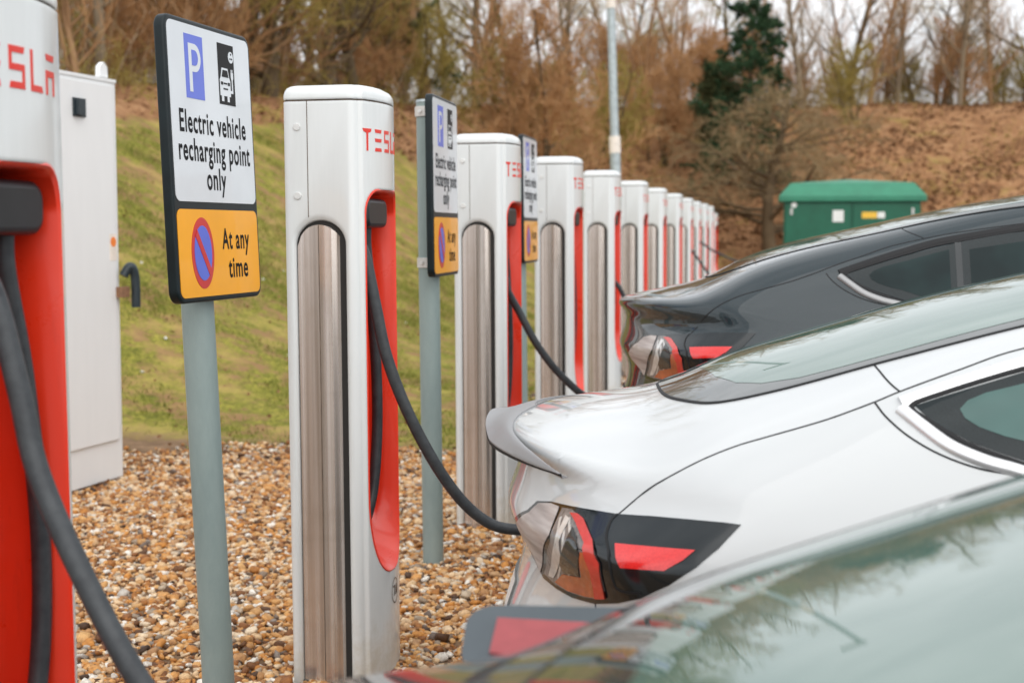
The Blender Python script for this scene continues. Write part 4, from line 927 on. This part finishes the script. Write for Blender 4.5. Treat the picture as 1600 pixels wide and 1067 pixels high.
# ------------------------------------------------------------------ trees and shrubs
class Br: pass
def grow(seed,h,r0,n1=12,n2=6,n3=5,n4=0,up=.35,spread=1.0,start=.15,droop=0.,lean=(0,0),len1=.45,stems=1,wig=.16,tmin=.0045):
    g=np.random.default_rng(seed); trunk=[];tw=[]
    def branch(p,d,L,r,nseg,lvl,out,upb):
        pts=[p.copy()]; rs=[r]; dd=d.copy()
        for i in range(nseg):
            dd=dd+g.normal(0,wig,3)*(1 if lvl else .45)+np.array([0,0,upb]); dd/=np.linalg.norm(dd); p=p+dd*L/nseg; pts.append(p.copy()); rs.append(max(r*(1-.8*(i+1)/nseg),tmin*.7))
        for i in range(nseg): out.append((pts[i],pts[i+1],rs[i],rs[i+1]))
        return pts,rs
    def side(d):
        a=g.uniform(0,2*np.pi); u=np.cross(d,[0,0,1.]); 
        if np.linalg.norm(u)<.1: u=np.array([1.,0,0])
        u/=np.linalg.norm(u); v=np.cross(d,u); return u*np.cos(a)+v*np.sin(a)
    for s in range(stems):
        d=np.array([lean[0]+g.normal(0,.05+.16*(stems>1)),lean[1]+g.normal(0,.05+.16*(stems>1)),1.]); d/=np.linalg.norm(d); hh=h*(1 if s==0 else g.uniform(.6,1))
        T,R_=branch(np.array([g.normal(0,.12)*(stems>1),g.normal(0,.12)*(stems>1),-.15]),d,hh,r0*(1 if s==0 else .7),10,0,trunk,.02)
        for i in range(n1):
            t=start+(1-start)*(i+g.random())/n1; k=min(int(t*10),9); f=t*10-k; p=T[k]*(1-f)+T[k+1]*f; dT=T[k+1]-T[k]; dT/=np.linalg.norm(dT); sd=side(dT); sd[2]*=.3
            d1=sd*spread+dT*(.45+.5*t); d1/=np.linalg.norm(d1); L1=h*len1*(1-.62*t)*g.uniform(.7,1.2); r1=max(R_[k]*.45,tmin*1.6)
            T1,R1=branch(p,d1,L1,r1,6,1,tw,up*.18-droop*.10)
            for j in range(n2):
                t1=.2+.8*(j+g.random())/n2; k1=min(int(t1*6),5); f=t1*6-k1; p1=T1[k1]*(1-f)+T1[k1+1]*f; dd=T1[k1+1]-T1[k1]; dd/=np.linalg.norm(dd); d2=dd*.8+side(dd)*.75; d2/=np.linalg.norm(d2); L2=L1*.5*(1.1-.5*t1)
                T2,R2=branch(p1,d2,L2,max(R1[k1]*.5,tmin*1.2),4,2,tw,up*.14-droop*.16)
                for m in range(n3):
                    t2=.15+.85*(m+g.random())/n3; k2=min(int(t2*4),3); p2=T2[k2]; dd=T2[k2+1]-T2[k2]; dd/=np.linalg.norm(dd); d3=dd*.8+side(dd)*.8; d3/=np.linalg.norm(d3)
                    T3,R3=branch(p2,d3,L2*g.uniform(.35,.7),tmin,3,3,tw,up*.1-droop*.2)
                    for q in range(n4):
                        k3=g.integers(0,3); d4=d3*.6+side(d3)*.9; d4/=np.linalg.norm(d4); branch(T3[k3],d4,L2*g.uniform(.2,.4),tmin*.8,2,4,tw,0)
    return trunk,tw
def segmesh(S,k=3):
    A=np.array([s[0] for s in S]);B=np.array([s[1] for s in S]);ra=np.array([s[2] for s in S]);rb=np.array([s[3] for s in S]); D=B-A; D/=np.linalg.norm(D,axis=1,keepdims=True)+1e-9
    ref=np.where(np.abs(D[:,2:3])>.9,np.array([[1.,0,0]]),np.array([[0,0,1.]])); U=np.cross(D,ref); U/=np.linalg.norm(U,axis=1,keepdims=True); W=np.cross(D,U); n=len(S); V=np.empty((n,2*k,3))
    for i in range(k):
        a=2*np.pi*i/k; o=U*np.cos(a)+W*np.sin(a); V[:,i]=A+o*ra[:,None]; V[:,k+i]=B+o*rb[:,None]
    q=np.array([[i,(i+1)%k,k+(i+1)%k,k+i] for i in range(k)]); Q=(q[None]+(np.arange(n)*2*k)[:,None,None]).reshape(-1,4); return npmesh(V.reshape(-1,3),Q)
def foliage(S,n,size,seed,flat=.5,long=1.0):
    g=np.random.default_rng(seed); idx=g.integers(0,len(S),n); A=np.array([s[0] for s in S]);B=np.array([s[1] for s in S]); t=g.random(n)[:,None]; P=A[idx]*(1-t)+B[idx]*t+g.normal(0,size*.6,(n,3))
    u=g.normal(size=(n,3)); u[:,2]*=flat; u/=np.linalg.norm(u,axis=1,keepdims=True); v=g.normal(size=(n,3)); v-=u*(u*v).sum(1)[:,None]; v/=np.linalg.norm(v,axis=1,keepdims=True); s=g.uniform(.5,1.2,n)[:,None]*size
    V=np.stack([P-u*s*long,P+v*s*.45,P+u*s*long,P-v*s*.45],1).reshape(-1,3); return npmesh(V,np.arange(4*n).reshape(-1,4))
def tree_kind(name,trunkmat,twigmat,leaf=None,**k):
    root=empty(name); t,w_=grow(**k); thick=[q for q in w_ if q[2]>.016]; w_=[q for q in w_ if q[2]<=.016]
    a=link('trunk',segmesh(t+thick,7),trunkmat,root,True); c=link('crown',segmesh(w_,3),twigmat,root)
    if leaf: link('foliage',foliage(w_,leaf[1],leaf[2],k['seed'],leaf[3],leaf[4]),leaf[0],root)
    return root
K={}
K['tall1']=tree_kind('bare_tree','trunk_grey','twig_grey',seed=1,h=9,r0=.12,n1=26,n2=7,n3=4,up=.9,start=.05,len1=.30,spread=.8,tmin=.006)
K['tall2']=tree_kind('bare_tree','trunk_brown','twig_rust',seed=2,h=8.5,r0=.11,n1=26,n2=7,n3=4,up=1.1,start=.04,len1=.32,spread=.8,tmin=.006)
K['tall3']=tree_kind('bare_tree','trunk_dark','twig_grey',seed=3,h=9.5,r0=.15,n1=24,n2=7,n3=4,up=.8,start=.06,len1=.34,spread=.9,tmin=.006,lean=(.06,0))
K['stems']=tree_kind('bare_tree','trunk_brown','twig_rust',seed=4,h=8,r0=.08,n1=13,n2=6,n3=3,up=1.2,start=.05,len1=.26,spread=.7,stems=4,tmin=.006)
K['olive']=tree_kind('spreading_tree','trunk_dark','twig_olive',seed=5,h=6.5,r0=.16,n1=22,n2=8,n3=5,n4=2,up=.5,start=.06,len1=.55,spread=1.1,tmin=.006)
K['olive2']=tree_kind('spreading_tree','trunk_brown','twig_olive',seed=6,h=6,r0=.13,n1=22,n2=8,n3=5,n4=2,up=.4,start=.08,len1=.52,spread=1.1,tmin=.006)
K['bush']=tree_kind('brown_bush','trunk_dark','twig_rust',seed=7,h=2.9,r0=.05,n1=10,n2=8,n3=7,n4=1,up=.9,start=.06,len1=.52,spread=.9,stems=5,tmin=.0055)
K['bush2']=tree_kind('brown_bush','trunk_dark','twig_olive',seed=8,h=2.4,r0=.045,n1=8,n2=7,n3=6,n4=1,up=.6,start=.04,len1=.55,spread=1.0,stems=5,tmin=.0055)
K['conifer']=tree_kind('conifer','trunk_dark','twig_dark',('needle_green',34000,.055,.5,1.9),seed=9,h=8,r0=.14,n1=60,n2=6,n3=3,up=-.1,droop=.3,start=.03,len1=.30,spread=1.3,tmin=.006)
K['yew']=tree_kind('evergreen_bush','trunk_dark','twig_dark',('leaf_evergreen',16000,.07,.7,1.2),seed=10,h=3.4,r0=.09,n1=20,n2=6,n3=4,up=.4,start=.03,len1=.5,spread=1.1,stems=2,tmin=.006)
K['willow']=tree_kind('spreading_tree','trunk_dark','twig_brown',None,seed=11,h=4.6,r0=.17,n1=36,n2=9,n3=5,n4=2,up=.10,droop=.35,start=.20,len1=.72,spread=1.5,tmin=.007)
used_k=set()
axis=Vector((-math.sin(rad(10.3)),math.cos(rad(10.3)),0)); right=Vector((math.cos(rad(10.3)),math.sin(rad(10.3)),0))
def bearing(px,D): p=axis*D+right*((px-800)/2222*D); return p.x,p.y
def Dc(px):
    a=math.atan((px-800)/2222)-rad(10.3); return min(60.,10.7/max(math.sin(-a),.01)*math.cos(a+rad(10.3)))
def plant(kind,x,y,s,rz,label,cat,group,dz=0,sz=None):
    o=K[kind] if kind not in used_k else copy_tree(K[kind]); used_k.add(kind)
    o.location=(x,y,float(gz(x,y))+dz); o.scale=(s,s,sz or s); o.rotation_euler=(0,0,rz); o['label']=label; o['category']=cat
    if group: o['group']=group
    return o
plant('olive',*bearing(425,Dc(425)),1.25,.4,'wide olive brown tree with a dark forked trunk, above the second charger','tree',None)
plant('olive2',*bearing(672,Dc(672)),1.6,2.0,'orange brown tree with crooked trunk above the second parking sign','tree',None)
plant('yew',*bearing(640,Dc(640)+4),1.35,.3,'dark evergreen bush behind the orange brown tree above the second sign','bush',None)
plant('bush',*bearing(845,38),2.0,.6,'dense rust brown bush on the slope above the fourth charger','bush',None)
plant('bush2',*bearing(800,40),1.5,.9,'smaller rust bush pressed against the left of the dense one','bush',None)
plant('bush2',*bearing(925,48),1.7,2.2,'tangled brown bush on the slope behind the lamp column','bush',None)
plant('bush',*bearing(1035,52),1.5,3.0,'reddish brown bush with dark stems right of the lamp column','bush',None)
plant('conifer',*bearing(1158,50),.84,0,'dark green conifer rising above the low wide brown tree','tree',None)
plant('willow',*bearing(1203,43),1.42,1.0,'low wide brown tree of bare twigs with a dark trunk, left of the kiosk','tree',None,0,1.10)
plant('bush2',*bearing(1330,56),1.3,.2,'olive scrub bush on the bank right behind the low wide brown tree','bush',None)
plant('yew',*bearing(1120,54),.9,.9,'dark green bush at the foot of the conifer','bush',None)
g=np.random.default_rng(21)
refs=[(150,'above the white cabinet'),(215,'between the white cabinet and the nearest sign'),(330,'behind the top of the nearest parking sign'),(440,'above the second charger'),(560,'right above the second charger cap'),(650,'left of the second parking sign'),(760,'above the third charger'),(860,'above the fourth charger'),(930,'just left of the lamp column'),(1000,'just right of the lamp column'),(1075,'left of the dark conifer'),(1160,'behind the dark conifer'),(1240,'just right of the conifer'),(1320,'above the green kiosk'),(1400,'above the right half of the kiosk'),(1480,'above the grey car roof'),(1560,'near the right edge of the picture'),(1640,'at the right edge of the picture')]
def where(px): return min(refs,key=lambda r:abs(r[0]-px))[1]
rank={}
looks={'tall1':'tall grey brown bare tree','tall2':'tall rust brown bare tree','tall3':'tall bare tree with a dark leaning trunk','stems':'many stemmed reddish bare tree','olive':'wide olive twigged tree','olive2':'olive brown twigged tree','bush':'low rust brown bush','bush2':'low olive brown bush'}
def auto(kind,px,D,s,first=''):
    x,y=bearing(px,D); w_=where(px); key=(kind,w_); rank[key]=rank.get(key,0)+1
    suf=['','second ','third ','fourth ','fifth ','sixth '][min(rank[key]-1,5)]
    plant(kind,x,y,s,g.uniform(0,6.28),(suf+looks[kind]+' '+w_).strip(),'bush' if 'bush' in kind else 'tree','bare trees and bushes along the top of the bank')
fixed=[('tall3',560,Dc(560)+1,1.1),('tall3',808,58,1.2),('tall1',880,60,1.1),('tall2',740,52,1.1),('stems',1000,56,1.1),('stems',1062,57,1.1),('tall1',1250,60,1.05),('tall3',1312,62,1.0),('tall2',1352,60,1.0),('tall1',1396,62,1.1),('tall3',1466,62,1.1),('tall1',1492,60,1.0),('tall3',1592,60,1.1),('tall2',1540,62,1),('stems',120,23,.8),('tall1',165,25,.9),('stems',205,27,.9),('tall2',290,28,.9),('olive2',350,30,1),('olive',515,Dc(515)+2,1.2)]
for k_,px,D,s in fixed: auto(k_,px,D,s)
for i in range(36):
    px=90+i*43+g.uniform(-12,12); base=Dc(px)
    D=base+g.uniform(2,14); kind=g.choice(['tall1','tall2','tall3','stems','olive','tall1','stems']) if px>500 else g.choice(['olive','tall2','stems','tall1','olive2'])
    auto(kind,px,D,g.uniform(.85,1.15))
for i in range(26):
    px=90+i*61+g.uniform(-20,20); base=Dc(px)+.5
    auto(g.choice(['bush','bush2']),px,base+g.uniform(0,5),g.uniform(.7,1.1)*(1+.25*(px>560)))
# far scrub belt beyond the crest: one mass of upright twigs nobody could count
def scrub(n,seed,D0,D1,hmax,px0,px1,rr):
    g=np.random.default_rng(seed); S=[]; P=[]
    for i in range(n):
        px=g.uniform(px0,px1); D=Dc(px)+g.uniform(D0,D1); x,y=bearing(px,D); z=float(Hc(y))*.9+ -.6; h=hmax*g.beta(1.1,2.2)+.3; d=np.array([g.normal(0,.28),g.normal(0,.28),1.]); p=np.array([x,y,z]); q=p+d*h*.5; e=q+(d+g.normal(0,.25,3)*np.array([1,1,.2]))*h*.5
        S+= [(p,q,rr,rr*.8),(q,e,rr*.8,rr*.4)]
        for m in range(5):
            t=g.random(); c=(p*(1-t)+q*t) if m%2 else (q*(1-t)+e*t); S.append((c,c+np.array([g.normal(0,.35),g.normal(0,.35),g.uniform(.15,.6)]),rr*.5,rr*.3))
    return segmesh(S,3)
tag(link('scrub',scrub(3400,31,1,20,3.6,60,1700,.011),'twig_grey'),kind='stuff',label='grey brown winter thicket filling the wood behind the crest')
tag(link('scrub',scrub(4200,32,0,12,2.1,60,1700,.011),'twig_olive'),kind='stuff',label='olive brown brushwood low along the crest')
for k_,o in K.items():
    if k_ not in used_k:
        for c in list(o.children): bpy.data.objects.remove(c)
        bpy.data.objects.remove(o)

def brambles(n,seed):
    g=np.random.default_rng(seed); S=[]
    while len(S)<n*4:
        cx,cy=g.uniform(-14,22),g.uniform(18,60); fr=float(coverat(np.array([[cx,cy]]))[0])
        if fr<.25 or (cx<-2 and fr<.8) or abs(cx)>.36*cy+3: continue
        for q in range(g.integers(4,14)):
            x,y=cx+g.normal(0,.5),cy+g.normal(0,.5); p=np.array([x,y,float(gz(x,y))]); 
            for m in range(3): e=p+np.array([g.normal(0,.16),g.normal(0,.16),g.uniform(-.05,.28)]); S.append((p,e,.009,.006)); p=e
    return segmesh(S,3)
tag(link('brambles',brambles(900,41),'twig_olive'),kind='stuff',label='dry brambles and twigs lying over the leafy slope')
